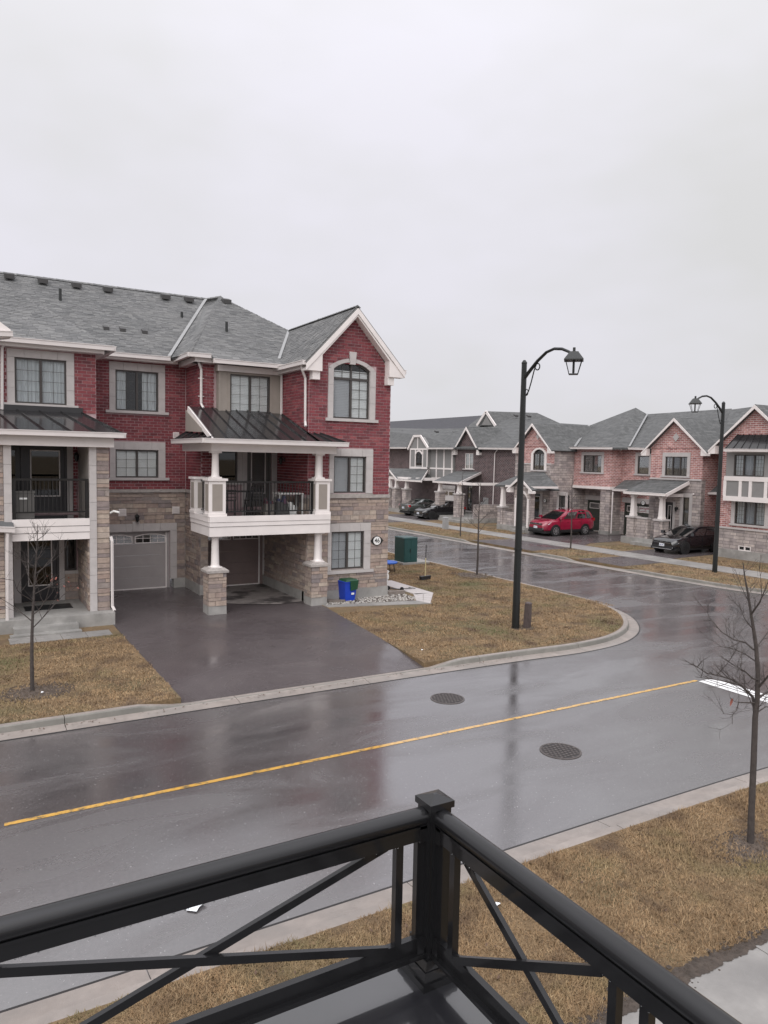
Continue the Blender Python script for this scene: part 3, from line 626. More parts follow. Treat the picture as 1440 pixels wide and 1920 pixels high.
mb.build('bay_trim', 'beige_panel', wB); MB().fb(FB, 7.86, 10.19, 6.30, 6.425, .062, .075).build('bay_band', 'white_trim', wB); MB().fb(FB, 7.85, 10.19, 7.87, 8.07, .052, .065).build('bay_band', 'white_trim', wB)
window(A, FB, 8.3, 9.75, 6.43, 7.8, lgrid=False, left='clear', grid=(2, 4), rec=.02)
window(A, FM, 8.0, 8.7, 4.1, 5.35, split=0, left='dark', inside=None, grid=None, sur=(7.85, 8.86, 5.5, 4.05), sill=(7.85, 8.9, 4.0, 4.09))
door(A, FM, 9.05, 9.98, 3.2, 5.35, 'door_grey', glass=True, wm='white_trim', g='glass')
for a, b in ((8.87, 9.05), (9.98, 10.18)): fpiece('door_jamb', 'limestone', A, FM, a, b, 3.2, 5.4, -.02, .03)
downspout(A, [(7.25, 24.95, 8.25), (7.28, 24.95, 8.1), (7.38, 25.02, 7.9), (7.38, 25.02, 6.75), (7.42, 24.9, 6.6)], [(7.38, 25.04, 7.6), (7.38, 25.04, 7.0)])
downspout(A, [(10.12, 24.6, 8.05), (10.15, 24.65, 6.5)])
# garage 2 under the balcony
FG = FY(26.3)
garage_door(A, FG, 7.85, 10.02, .2, 2.32, 'garage_brown', rec=-.05); MB().fb(FG, 7.6, 10.2, 2.4, 3.12, -.2, 0).fb(FG, 7.66, 7.75, .2, 2.4, -.2, 0).fb(FG, 10.11, 10.2, .2, 2.4, -.2, 0).build('garage_wall', 'stone_mortar', A)
for k in range(4): fpiece('surround_block', 'limestone', A, FG, 10.02+.09, 10.21, .55+k*.45, .99+k*.45, .0, .04)
# balcony
YB = 21.82
bal = MB().prism([(x, y, 2.98) for x, y in ((6.74, YB+.02), (10.72, YB+.02), (10.72, 22.43), (10.19, 22.43), (10.19, 25.09), (7.39, 25.09), (7.39, 23.9), (6.74, 23.9))], [(x, y, 3.15) for x, y in ((6.74, YB+.02), (10.72, YB+.02), (10.72, 22.43), (10.19, 22.43), (10.19, 25.09), (7.39, 25.09), (7.39, 23.9), (6.74, 23.9))]).build('balcony', 'deck', A)
Fb = FY(YB); Fbl = FX(6.72)
for z, h, d in ((2.55, .29, .0), (2.85, .13, .02), (2.985, .185, .035)):
    fpiece('fascia_board', 'white_trim', bal, Fb, 6.7, 10.74, z, z+h-.006, -.06, d); fpiece('fascia_board', 'white_trim', bal, Fbl, -23.9, -YB-.06, z, z+h-.006, -.04, d)
MB().prism([(x, y, 2.62) for x, y in ((6.8, YB+.1), (10.7, YB+.1), (10.7, 22.4), (10.18, 22.43), (10.18, 26.2), (7.68, 26.2), (7.4, 25.05), (7.4, 23.9), (6.8, 23.9))], [(x, y, 2.66) for x, y in ((6.8, YB+.1), (10.7, YB+.1), (10.7, 22.4), (10.18, 22.43), (10.18, 26.2), (7.68, 26.2), (7.4, 25.05), (7.4, 23.9), (6.8, 23.9))]).build('soffit', 'beige_panel', bal)
def boxpost(x0, x1, y0, y1):
    o = MB().box(x0, x1, y0, y1, 3.16, 4.24).box(x0-.05, x1+.05, y0-.05, y1+.05, 4.24, 4.31).box(x0-.03, x1+.03, y0-.03, y1+.03, 3.15, 3.24).build('box_post', 'white_trim', bal)
    MB().box(x0+.1, x1-.1, y0-.006, y0+.01, 3.32, 4.14).build('post_panel', 'beige_panel', bal); MB().box(x0-.006, x0+.01, y0+.08, y1-.08, 3.32, 4.14).build('post_panel', 'beige_panel', bal)
boxpost(6.70, 7.22, 21.87, 22.33); boxpost(10.24, 10.74, 21.87, 22.33); boxpost(6.70, 7.1, 23.4, 23.88)
mb = MB().box(7.2, 10.26, 22.06, 22.11, 4.17, 4.23).box(7.2, 10.26, 22.065, 22.105, 3.26, 3.30).box(6.9, 6.95, 22.3, 23.42, 4.17, 4.23).box(6.905, 6.945, 22.3, 23.42, 3.26, 3.3).box(7.24, 7.3, 22.055, 22.115, 3.15, 4.17).box(8.68, 8.74, 22.055, 22.115, 3.15, 4.17).box(10.16, 10.22, 22.055, 22.115, 3.15, 4.17)
mb.build('rail', 'rail_black', bal)
for i in range(28): x = 7.36+i*.102; (piece('baluster', 'rail_black', bal, (x, 22.085, 3.735), (.018, 0, 0), (0, .018, 0), (0, 0, .87)) if abs(x-8.71) > .05 else None)
for i in range(9): piece('baluster', 'rail_black', bal, (6.925, 22.42+i*.11, 3.735), (.018, 0, 0), (0, .018, 0), (0, 0, .87))
for x in (6.96, 10.42): column(A, x, 22.1, 4.31, 5.13, .115); column(A, x, 22.08, 1.56, 2.56, .125)
column(A, 10.62, 22.33, 4.31, 5.13, .06); column(A, 10.66, 22.36, 1.56, 2.56, .05)
for x0, x1 in ((6.68, 7.24), (10.09, 10.67)):
    pr = MB().box(x0+.03, x1-.03, 21.83, 22.37, .42, 1.44).build('pier', 'stone_mortar', A)
    MB().taper((x0+x1)/2, 22.1, 1.44, 1.51, .34, .34).add([], []).taper((x0+x1)/2, 22.1, 1.51, 1.58, .33, .24).build('pier_cap', 'ledge', pr); MB().taper((x0+x1)/2, 22.1, .0, .42, .29, .28).build('pier_base', 'concrete', pr)
    z = .42
    while z < 1.42:
        h = min(random.choice((.1, .13, .16)), 1.44-z)
        if h < .04: break
        for Fp, a, b in ((FY(21.83), x0, x1), (FX(x0+.03), -22.37, -21.83)):
            x = a
            while x < b-.01:
                q = min(x+random.uniform(.2, .45), b); q = b if b-q < .1 else q; fpiece('stone', 'stone', pr, Fp, x+.006, q-.006, z+.006, z+h-.006, -.02, random.uniform(.01, .04)); x = q
        z += h
mb = MB().box(6.76, 10.95, 21.85, 22.2, 5.13, 5.37).box(6.76, 7.02, 22.2, 25.08, 5.13, 5.37); mb.build('beam', 'white_trim', A); MB().box(6.55, 11.0, 21.6, 25.08, 5.37, 5.40).build('porch_soffit', 'white_trim', A)
MU = [(6.72, 21.47, 5.50), (10.15, 21.47, 5.50), (10.15, 25.08, 6.64), (6.98, 25.08, 6.64)]; MR = [(10.15, 21.47, 5.50), (11.08, 21.47, 5.50), (10.62, 22.42, 5.80), (10.15, 22.42, 5.80)]; MS = [(6.47, 25.08, 5.48), (6.47, 21.47, 5.48), (6.8, 21.75, 5.57), (6.95, 25.08, 5.8)]
metalroof(A, [MU, MR, MS, [(11.08, 21.47, 5.5), (11.08, 22.42, 5.5), (10.62, 22.42, 5.80)]], [(MU, 8), (MR, 2), (MS, 5)])
mb = MB().bar((6.7, 21.5, 5.44), (6.93, 25.0, 6.56), .05, .15); mb.build('rake_board', 'white_trim', A)
MB().prism([(6.86, 25.05, 5.8), (6.86, 25.05, 6.5), (6.75, 22.8, 5.82), (6.75, 22.8, 5.72)], [(6.9, 25.05, 5.8), (6.9, 25.05, 6.5), (6.8, 22.8, 5.82), (6.8, 22.8, 5.72)]).build('rake_infill', 'beige_panel', A)
gutter(A, [(6.42, 25.0, 5.43), (6.42, 21.42, 5.43), (11.12, 21.42, 5.43), (11.12, 22.4, 5.43)])
wall_lamp(A, FL, -24.4, 4.9); flush(hA); flush_shingles(hA)
# ================================================================== left unit: recessed garage bay and stone porch with balcony
hB = {'root': thing('townhouse', 'red brick townhouse with stone porch, grey garage door and balcony at left edge', 'house', (2.5, 22.4, Z0), group='red brick townhouses across the road'), 'P': {}, 'P2': []}
B = hB['root']; YC = 26.95; FC = FY(YC)
hc = [(4.95, 6.41, 6.50, 7.89), (4.94, 6.41, 4.17, 5.15), (4.35, 6.82, .1, 2.26)]; sc = [(4.75, 6.64, 6.4, 8.15), (4.75, 6.65, 4.08, 5.42), (4.1, 7.06, .1, 2.54)]
mb = MB(); wallcells(mb, FC, 3.5, 7.4, .5, 8.3, hc, .35); wC = mb.build('wall', 'mortar', B)
masonry(hB, wC, FC, [(3.9, 3.76), (7.37, 3.76), (7.37, 8.22), (3.9, 8.22)], sc[:2]+[(4.64, 6.74, 6.4, 6.5), (4.64, 6.76, 4.05, 4.17)], 'brick')
mbs = MB(); wallcells(mbs, FC, 3.9, 7.4, .5, 3.655, hc[2:], .004)
for i, v in enumerate(mbs.v): mbs.v[i] = (v[0], v[1]-.006, v[2])
wCS = mbs.build('stone_facing', 'stone_mortar', B)
masonry(hB, wCS, FC, [(3.9, .5), (7.35, .5), (7.35, 3.65), (3.9, 3.65)], sc[2:], 'stone')
MB().fb(FC, 3.9, 7.38, 3.65, 3.76, -.04, .07).build('stone_ledge', 'ledge', B)
MB().fb(FC, 6.95, 7.4, .0, .52, -.3, .03).build('foundation', 'concrete', B)
window(B, FC, 4.95, 6.41, 6.50, 7.89, left='clear', inside='drapes', grid=(2, 4), sur=(4.75, 6.64, 8.15, 6.5), sill=(4.62, 6.76, 6.41, 6.5))
window(B, FC, 4.94, 6.41, 4.17, 5.15, left='clear', inside='blind', grid=(2, 3), sur=(4.75, 6.65, 5.42, 4.17), sill=(4.62, 6.78, 4.08, 4.17))
garage_door(B, FC, 4.4, 6.74, .17, 2.2, 'garage_grey', rec=-.16)
for k in range(5): fpiece('surround_block', 'limestone', B, FC, 4.1+k*.592+.003, 4.1+(k+1)*.592-.003, 2.262, 2.54, -.03, .035)
fpiece('keystone', 'limestone', B, FC, 5.5, 5.74, 2.27, 2.62, .0, .06)
for k in range(4): fpiece('surround_block', 'limestone', B, FC, 6.822, 7.06, .5+k*.44+.003, .5+(k+1)*.44-.003, -.06, .035)
wall_lamp(B, FC, 5.64, 2.78); wallvent(B, FC, 7.02, 3.0); wallvent(B, FC, 5.16, 2.95); wallvent(B, FC, 7.03, 5.7, .22)
# main roof and front slope
mb = MB(); MC = [(3.0, 26.5, 8.38), (6.72, 26.5, 8.38), (9.33, 31, 11.5), (-4, 31, 11.5)]; MD = [(-4, 23.92, 8.22), (4.3, 23.92, 8.22), (.39, 29.65, 11.46), (-4, 29.65, 11.46)]
mb.prism([Vector(p)-Vector((0, 0, .07)) for p in MC], MC); mb.prism([Vector(p)-Vector((0, 0, .07)) for p in MD], MD); slab(mb, [(4.3, 23.92, 8.22), (4.3, 27.2, 8.22), (.39, 29.65, 11.46)]); mb.prism([(9.33, 31, 11.43), (9.0, 37, 8.1), (-4, 37, 8.1), (-4, 31, 11.43)], [(9.33, 31, 11.5), (9.0, 37, 8.2), (-4, 37, 8.2), (-4, 31, 11.5)])
rB = mb.build('roof', 'shingle', B); roofquad(hB, rB, *MC); roofquad(hB, rB, *MD)
mb = MB(); caps(mb, (-4, 31, 11.52), (9.35, 31, 11.52)); mb.build('ridge_cap', 'shingle', rB); mb = MB(); caps(mb, (4.3, 23.95, 8.24), (.39, 29.65, 11.48)); mb.build('hip_cap', 'shingle', rB)
for px in ((17, 517), (80, 526), (143, 534), (202, 542), (310, 556), (354, 561)): vent(rB, pxY(px[0], px[1], 30.55)+Vector((0, 0, .02)))
for px, Y in (((113, 552), 29.5), ((341, 595), 29.3)): p = pxY(px[0], px[1], Y); MB().tube([p-Vector((0, 0, .35)), p+Vector((0, 0, .2))], .05, 8).build('vent_pipe', 'lamp_iron', rB)
for px in ((198, 615), (229, 618), (270, 622)): vent(rB, pxY(px[0], px[1], 28), .55)
MB().box(3.9, 7.0, 26.55, 26.95, 8.2, 8.3).box(-3, 4.1, 24.0, 24.4, 8.02, 8.14).box(3.9, 4.15, 24.3, 26.9, 8.02, 8.14).build('soffit', 'white_trim', B)
gutter(B, [(4.0, 26.45, 8.33), (6.7, 26.45, 8.33)]); gutter(B, [(-3, 23.87, 8.17), (4.35, 23.87, 8.17), (4.35, 26.3, 8.17)])
# upper front wall
YD = 24.3; FD = FY(YD); p_ = lambda x, y: pxY(x, y, YD)
hd = [(1.655, 3.06, 6.42, 7.75), (1.85, 3.05, 3.2, 5.3), (1.75, 2.8, .5, 2.62), (2.95, 3.3, 1.4, 2.4)]
mb = MB(); wallcells(mb, FD, -3, 3.9, .5, 8.1, hd); mb.box(3.65, 3.9, YD+.25, YC, .5, 8.1); wD = mb.build('wall', 'mortar', B)
masonry(hB, wD, FD, [(-.2, 6.2), (3.9, 6.2), (3.9, 8.02), (-.2, 8.02)], [(1.45, 3.28, 6.3, 8.02)], 'brick'); masonry(hB, wD, FD, [(.9, 3.2), (3.36, 3.2), (3.36, 5.3), (.9, 5.3)], [(1.6, 3.2, 3, 5.4)], 'brick')
window(B, FD, 1.655, 3.06, 6.42, 7.75, left='clear', inside='curtain', grid=(2, 4), sur=(1.46, 3.27, 7.98, 6.42), sill=(1.36, 3.38, 6.32, 6.42))
# porch frame: stone piers and limestone jambs
YP = 22.2; FP = FY(YP); FPi = FX(3.36)
mb = MB().box(3.37, 3.89, YP, YD, .5, 5.2).box(-3, 1.2, YP, YD, .5, 5.2); wP = mb.build('porch_wall', 'stone_mortar', B)
masonry(hB, wP, FP, [(3.55, .5), (3.9, .5), (3.9, 5.17), (3.55, 5.17)], [], 'stone'); masonry(hB, wP, FPi, [(-YD, .5), (-YP-.02, .5), (-YP-.02, 2.6), (-YD, 2.6)], [], 'stone'); masonry(hB, wP, FP, [(.2, .5), (1.21, .5), (1.21, 5.17), (.2, 5.17)], [(.0, .8, .9, 2.4)], 'stone')
for k in range(9): z = .5+k*.519; fpiece('jamb_block', 'limestone', wP, FP, 3.36, 3.55, z+.003, z+.516, -.2, .05); fpiece('jamb_block', 'limestone', wP, FP, 1.21, 1.4, z+.003, z+.516, -.2, .05)
MB().box(-3, 4.0, 22.0, 22.35, 5.17, 5.45).build('beam', 'white_trim', B); MB().box(-3, 3.9, 22.35, YD, 5.38, 5.44).build('porch_soffit', 'white_trim', B)
bb = MB().box(1.4, 3.36, 22.22, YD, 2.9, 3.15).build('balcony', 'deck', B)
for z, h, d in ((2.58, .2, .03), (2.79, .17, .045), (2.97, .2, .06)): fpiece('fascia_board', 'white_trim', bb, FP, 1.4, 3.36, z, z+h-.006, -.1, d)
MB().box(1.4, 3.36, 22.3, YD, 2.6, 2.64).build('soffit', 'white_trim', bb)
mb = MB().box(1.42, 3.34, 22.24, 22.29, 4.22, 4.28).box(1.42, 3.34, 22.245, 22.285, 3.33, 3.37).box(1.42, 1.5, 22.22, 22.3, 3.15, 4.22).box(3.26, 3.34, 22.22, 22.3, 3.15, 4.22); mb.build('rail', 'rail_black', bb)
for i in range(16): piece('baluster', 'rail_black', bb, (1.58+i*.105, 22.265, 3.8), (.018, 0, 0), (0, .018, 0), (0, 0, .86))
door(B, FD, 1.0, 1.85, 3.2, 5.25, 'door_dark', rec=.02); door(B, FD, 1.85, 3.05, 3.2, 5.25, 'door_dark', wm='white_trim', rec=-.05); fpiece('door_jamb', 'limestone', B, FD, 3.05, 3.22, 3.2, 5.3, 0, .03)
door(B, FD, 1.75, 2.8, .5, 2.58, 'door_dark', wm='white_trim', rec=-.05)
for a, b in ((1.56, 1.75), (2.8, 2.95)): fpiece('door_jamb', 'limestone', B, FD, a, b, .5, 2.6, 0, .03)
window(B, FD, 2.97, 3.3, 1.4, 2.4, split=0, left='dark', inside=None, grid=None, sill=(2.95, 3.34, 1.3, 1.4))
MB().fb(FD, 2.95, 3.36, .5, 1.3, .001, .02).fb(FD, 1.2, 1.56, .5, 2.6, .001, .02).build('stone_bed', 'stone_mortar', wP)
masonry(hB, wP, frame(0, YD-.02, 1, 0), [(2.96, .5), (3.36, .5), (3.36, 1.3), (2.96, 1.3)], [], 'stone'); masonry(hB, wP, frame(0, YD-.02, 1, 0), [(1.2, .5), (1.56, .5), (1.56, 2.6), (1.2, 2.6)], [], 'stone')
wall_lamp(B, FD, 3.3, 4.9)
mb = MB().box(-2, 3.96, 21.75, YD, .0, .5); mb.build('porch_slab', 'concrete', B)
MB().box(1.35, 2.95, 21.42, 21.75, .0, .33).build('porch_step', 'concrete', B); MB().box(1.25, 3.0, 21.18, 21.42, 0, .2).build('porch_step', 'concrete', B)
DM = [(-3, 21.82, 5.56), (4.18, 21.82, 5.56), (3.44, 24.28, 6.22), (-3, 24.28, 6.22)]
metalroof(B, [DM, [(4.18, 21.82, 5.56), (4.18, 24.28, 5.56), (3.44, 24.28, 6.22)]], [(DM, 11)]); MB().box(-3, 3.5, 24.2, 24.29, 6.2, 6.36).build('flashing', 'dark_metal', B)
gutter(B, [(-3, 21.77, 5.5), (4.22, 21.77, 5.5), (4.22, 24.2, 5.5)])
downspout(B, [(3.93, 22.16, 2.62), (3.95, 22.1, 2.5), (3.95, 22.1, .62), (3.99, 21.98, .5)])
downspout(B, [tuple(pxY(12, 628, 24.1)), tuple(pxY(12, 640, 24.1)), tuple(pxY(4, 652, 24.2)), tuple(pxY(4, 768, 24.2))])
# neighbour's gable corner and little door roof at the very edge of the picture
q = [pxY(x, y, 22.4) for x, y in ((-60, 560), (20, 618), (20, 632), (-60, 640))]; MB().prism(q, [v+Vector((0, .4, 0)) for v in q]).build('gable_return', 'white_trim', B)
gutter(B, [tuple(pxY(-60, 625, 22.35)), tuple(pxY(24, 627, 22.35))])
q = [pxY(x, y, 21.9) for x, y in ((-40, 992), (28, 994))]; MB().prism([q[0], q[1], q[1]+Vector((-.05, .5, .38)), q[0]+Vector((0, .5, .38))], [v-Vector((0, 0, .06)) for v in (q[0], q[1], q[1]+Vector((-.05, .5, .38)), q[0]+Vector((0, .5, .38)))]).build('door_roof', 'shingle', B)
gutter(B, [tuple(q[0]), tuple(q[1])]); downspout(B, [tuple(pxY(14, 1000, 21.9)), tuple(pxY(14, 1166, 21.9))])
mb = MB().fb(FP, .0, .8, .9, 2.4, .0, .03); mb.build('side_window', 'frame', B); fpiece('pane', 'glass_dark', B, FP, .05, .75, .95, 2.35, .031, .036)
MB().tube([(3.92, 22.2, 3.3), (4.0, 22.1, 3.36), (4.12, 21.95, 3.33)], .03, 8).build('security_camera', 'white_plastic', B)
flush(hB); flush_shingles(hB)
# ------------------------------------------------------------------ ground, roads, kerbs
def sheet(name, pts, z, m, zf=None): 
    return MB().add([(x, y, zf(x, y) if zf else z) for x, y in pts], [tuple(range(len(pts)))]).build(name, m)
def block(name, pts, z0, z1, m): return MB().prism([(x, y, z0) for x, y in pts], [(x, y, z1) for x, y in pts]).build(name, m)
struct(sheet('ground', [(-900, -900), (900, -900), (900, 900), (-900, 900)], -.06, 'lawn'))
struct(sheet('road', [(-70, -60), (95, -60), (95, 140), (-70, 140)], 0, 'asphalt'))
def smooth_path(P, step=.3):
    out = []
    for i in range(len(P)-1):
        p0, p1, p2, p3 = [Vector((*P[max(0, min(len(P)-1, j))], 0)) for j in (i-1, i, i+1, i+2)]
        n = max(1, int((p2-p1).length/step))
        for k in range(n):
            t = k/n; out.append(.5*((2*p1)+(-p0+p2)*t+(2*p0-5*p1+4*p2-p3)*t*t+(-p0+3*p1-3*p2+p3)*t**3))
    out.append(Vector((*P[-1], 0))); return out
def kerb(name, path, side, drops, seglen=3.0, face=.15):
    """kerb and gutter cast in lengths; path is the lawn edge, side = +1 when the road lies to its right"""
    root = bpy.data.objects.new(name, None); COL.objects.link(root); struct(root); WORLD[root] = Matrix.Identity(4)
    n = len(path); acc = 0; start = 0; s = [0]
    for a, b in zip(path, path[1:]): s.append(s[-1]+(b-a).length)
    def prof(i):
        t = (path[min(i+1, n-1)]-path[max(i-1, 0)]).normalized(); o = Vector((t.y, -t.x, 0))*side; p = path[i]; k = 1.
        for (c, hw) in drops:
            dd = (p-Vector((*c, 0))).length; k = min(k, max(0., min(1., (dd-hw)/.8)))
        h = .035+(face-.035)*k
        return [p+o*a+Vector((0, 0, z)) for a, z in ((0, h-.005), (.02, h), (.125, h), (.15, h-.02), (.175, .035), (.2, .028), (.46, .006), (.46, -.05), (0, -.05))]
    i = 0
    while i < n-1:
        j = i
        while j < n-1 and s[j]-s[i] < seglen: j += 1
        rings = [prof(k) for k in range(i, j+1)]
        if len(rings) > 1:
            g = .006; rings[0] = [p+(q-p).normalized()*g for p, q in zip(rings[0], rings[1])]; rings[-1] = [p+(q-p).normalized()*g for p, q in zip(rings[-1], rings[-2])]
            mb = MB(); m_ = len(rings[0]); mb.v = [tuple(p) for r_ in rings for p in r_]
            for a in range(len(rings)-1):
                for b in range(m_): mb.f.append((a*m_+b, a*m_+(b+1) % m_, (a+1)*m_+(b+1) % m_, (a+1)*m_+b))
            mb.f += [tuple(range(m_)), tuple(range(len(mb.v)-1, len(mb.v)-1-m_, -1))]; ko = mb.build('kerb_length', 'kerb', root); ko.data.materials.append(MT['kerb_damp'])
            for f_ in range((len(rings)-1)*m_):
                if f_ % m_ in (2, 3): ko.data.polygons[f_].material_index = 1
        i = j
    mb = MB(); Q = [prof(k) for k in range(n)]; mb.v = [tuple(p) for k in range(n) for p in (Q[k][6]+Vector((0, 0, .0)), Q[k][6]+(Q[k][6]-Q[k][5]).normalized()*.035-Vector((0, 0, .003)))]; mb.v = [(x, y, .0062 if i % 2 == 0 else .004) for i, (x, y, z) in enumerate(mb.v)]; mb.f = [(2*i, 2*i+1, 2*i+3, 2*i+2) for i in range(n-1)]; mb.build('tar_joint', 'tar', root)
    return root
PN = smooth_path([(-30, 14.55), (-10, 14.55), (0, 14.55), (8, 14.55), (12.2, 14.5), (14.5, 14.42), (16.3, 14.75), (17.9, 15.75), (19.15, 17.5), (19.6, 20), (19.65, 25.3), (19.7, 33.5), (19.7, 60), (19.7, 110)])
PS = smooth_path([(-30, 6.62), (0, 6.62), (11.5, 6.62), (14, 6.2), (16.2, 4.8), (17.4, 2.4), (17.6, -1), (17.6, -30)])
PE = smooth_path([(27.35, 110), (27.35, 60), (27.35, 26), (27.4, 21), (27.9, 17.4), (29.8, 14.2), (33.5, 12.6), (40, 12.2), (80, 12.2)])
kerb('kerb', PN, 1, [((6.85, 14.55), 3.0)]); kerb('kerb', PS, -1, [], face=.10); kerb('kerb', PE, 1, [((27.35, 33.3), 2.7), ((27.35, 25.7), 1.5), ((27.35, 50.5), 3)])
xy = lambda P: [(p.x, p.y) for p in P]
iL = [p for p in xy(PN) if p[0] <= 3.9 and p[1] < 20]; iR = [p for p in xy(PN) if not (p[0] < 9.72 and p[1] < 20)]
struct(block('lawn', iL+[(3.9, 14.55), (3.9, 110), (-30, 110)], -.05, .15, 'lawn'))
struct(block('lawn', [(9.72, 14.55)]+iR+[(10.45, 110), (10.45, 21.4)], -.05, .15, 'lawn'))
struct(block('lawn', xy(PS)+[(-30, -30)], -.05, .10, 'lawn')); struct(block('lawn', xy(PE)+[(80, 110)], -.05, .15, 'lawn'))
mb = MB(); ys = [14.55, 15.2, 16, 17.2, 21.4, 30]; xl = lambda y: 3.9; xr = lambda y: 9.72+(10.45-9.72)*min(1, (y-14.55)/6.85)
zz = [.034, .075, .125, .152, .156, .17]
mb.v = [v for y, z in zip(ys, zz) for v in ((xl(y), y, z), (xr(y), y, z))]; mb.f = [(2*i, 2*i+1, 2*i+3, 2*i+2) for i in range(len(ys)-1)]; struct(mb.build('driveway', 'driveway_asphalt'))
pts = [(7.35, 24.5), (7.6, 23.4), (8.3, 22.9), (9.2, 22.5), (10.2, 22.6), (10.2, 26.3), (7.6, 26.3)]; struct(sheet('garage_apron', pts, .176, 'apron'))
# paths
def slabs(name, rects, z, m='pavement', t=.05):
    root = bpy.data.objects.new(name, None); COL.objects.link(root); struct(root); WORLD[root] = Matrix.Identity(4)
    for x0, x1, y0, y1 in rects: piece('paving_slab', m, root, ((x0+x1)/2, (y0+y1)/2, z-t/2+random.uniform(-.003, .003)), (x1-x0-.012, 0, 0), (0, y1-y0-.012, 0), (0, 0, t))
    return root
slabs('pavement', [(-.5+1.5*i, 1.0+1.5*i, 2.75, 4.3) for i in range(11)], .115)
slabs('house_path', [(1.2+.62*i, 1.82+.62*i, 20.5, 21.15) for i in range(4)], .165)
slabs('pavement', [(30.4, 32.1, 14+1.6*i, 15.6+1.6*i) for i in range(30)], .175)
for y0, y1, xa in ((30.6, 36.1, 39.6), (24.3, 27.2, 39.4), (48.6, 55.5, 39.5)):
    struct(sheet('driveway', [(27.4, y0), (30.4, y0+.2), (30.4, y1-.2), (27.4, y1)], .158, 'driveway_asphalt'))
struct(sheet('driveway', [(32.1, 31.4), (33.5, 32.3), (39.6, 32.6), (39.6, 38.6), (32.1, 38.2)], .16, 'driveway_asphalt'))
struct(sheet('driveway', [(32.1, 25.3), (39.5, 25.9), (39.5, 28.7), (32.1, 28.6)], .16, 'driveway_asphalt')); struct(sheet('driveway', [(32.1, 49.3), (39.5, 49.8), (39.5, 56), (32.1, 56)], .16, 'driveway_asphalt'))
# road paint
a = pxZ(8, 1546.5, 0); b = pxZ(1306, 1276, 0)
mb = MB(); mb.add([(a.x, a.y-.045, .004), (b.x, b.y-.045, .004), (b.x, b.y+.045, .004), (a.x, a.y+.045, .004)], [(0, 1, 2, 3)]); struct(mb.build('yellow_line', 'yellow_paint'))
X0 = b.x-.02
for k, (w0, w1) in enumerate(((0, .16), (.2, .31), (.35, .5))): struct(sheet('stop_line', [(X0+w0, 7.15), (X0+w1, 7.15), (X0+w1, b.y-.07), (X0+w0, b.y-.07)], .004, 'white_paint'))
# manholes
def manhole(c, label, r=.36):
    t = thing('manhole_cover', label, 'manhole', (c[0], c[1], 0), group='manhole covers in the road')
    MB().lathe([(r, 0), (r, .008), (r*.9, .010), (r*.9, .004)], (0, 0, .001), 32).build('rim', 'iron', t, local=True); MB().lathe([(r*.9, .002), (r*.9, .005)], (0, 0, .001), 32).build('cover_plate', 'iron_dark', t, local=True)
    mb = MB(); s = .075; n = 6
    for i in range(-n, n+1):
        for j in range(-n, n+1):
            x, y = (i+.5*(j % 2))*s, j*s
            if x*x+y*y < (r*.84)**2: mb.box(x-.024, x+.024, y-.024, y+.024, .005, .012)
    mb.build('tread_studs', 'iron', t, local=True)
c = pxZ(839, 1310, 0); manhole(c, 'round iron manhole cover nearer the far kerb and driveway'); c = pxZ(1051, 1408.5, 0); manhole(c, 'round iron manhole cover in the near lane in front of the railing'); c = pxZ(1014, 1075, 0); manhole(c, 'round iron manhole cover in the side street near the red car')
# ------------------------------------------------------------------ grass
def grass(name, area, dens, ln, wd, z, keep, tilt=(.5, 1.45)):
    (x0, x1, y0, y1) = area; n = int((x1-x0)*(y1-y0)*dens); p = rng.random((n, 2))*[x1-x0, y1-y0]+[x0, y0]; p = p[keep(p[:, 0], p[:, 1])]; n = len(p)
    a = rng.random(n)*6.283; t = rng.uniform(tilt[0], tilt[1], n); nzp = np.sin(p[:, 0]*3.1+np.sin(p[:, 1]*2.3)*1.7)+np.sin(p[:, 1]*4.3+np.sin(p[:, 0]*1.9)*2.1)+.7*np.sin((p[:, 0]+p[:, 1])*9.7+np.sin(p[:, 0]*6)*2); l = ln*rng.uniform(.5, 1.3, n)*(1+.22*nzp)*np.where(rng.random(n) < .04, 1.7, 1); w = wd*rng.uniform(.6, 1.3, n)
    d = np.stack([np.cos(a)*np.sin(t), np.sin(a)*np.sin(t), np.cos(t)], 1); s = np.stack([-np.sin(a), np.cos(a), np.zeros(n)], 1)
    base = np.concatenate([p, np.full((n, 1), z)], 1); V = np.empty((n*3, 3)); V[0::3] = base-s*w[:, None]/2; V[1::3] = base+s*w[:, None]/2; V[2::3] = base+d*l[:, None]
    me = bpy.data.meshes.new(name); me.vertices.add(n*3); me.vertices.foreach_set('co', V.ravel()); me.loops.add(n*3); me.loops.foreach_set('vertex_index', np.arange(n*3, dtype=np.int32))
    me.polygons.add(n); me.polygons.foreach_set('loop_start', np.arange(0, n*3, 3, dtype=np.int32)); me.update(); me.validate(); me.materials.append(MT['grass'])
    o = bpy.data.objects.new(name, me); COL.objects.link(o); o['kind'] = 'stuff'; return o
wob = lambda x, f, p: np.sin(x*f+p)+.6*np.sin(x*f*2.7+p*2)+.4*np.sin(x*f*6.1+p)
g = grass('grass', (-.8, 15, 4.2, 6.66), 5200, .05, .009, .10, lambda x, y: (y > 4.40+.05*wob(x, 2.3, 0)) & (y < 6.62+.02*wob(x, 5, 1)) & (np.hypot((x-8.84)/.5, (y-5.5)/.36)+.75*rng.random(len(x)) > 1))
tag(g, 'dry brown grass with green patches on the near verge', 'grass')
pnx = np.array([(p.x, p.y) for p in PN])
def inN(x, y):
    e = np.interp(x, pnx[:, 0][pnx[:, 1] < 20.1], pnx[:, 1][pnx[:, 1] < 20.1]); return (y > np.where(x < 19.1, e+.03, 17.6)) & (x < 19.58)
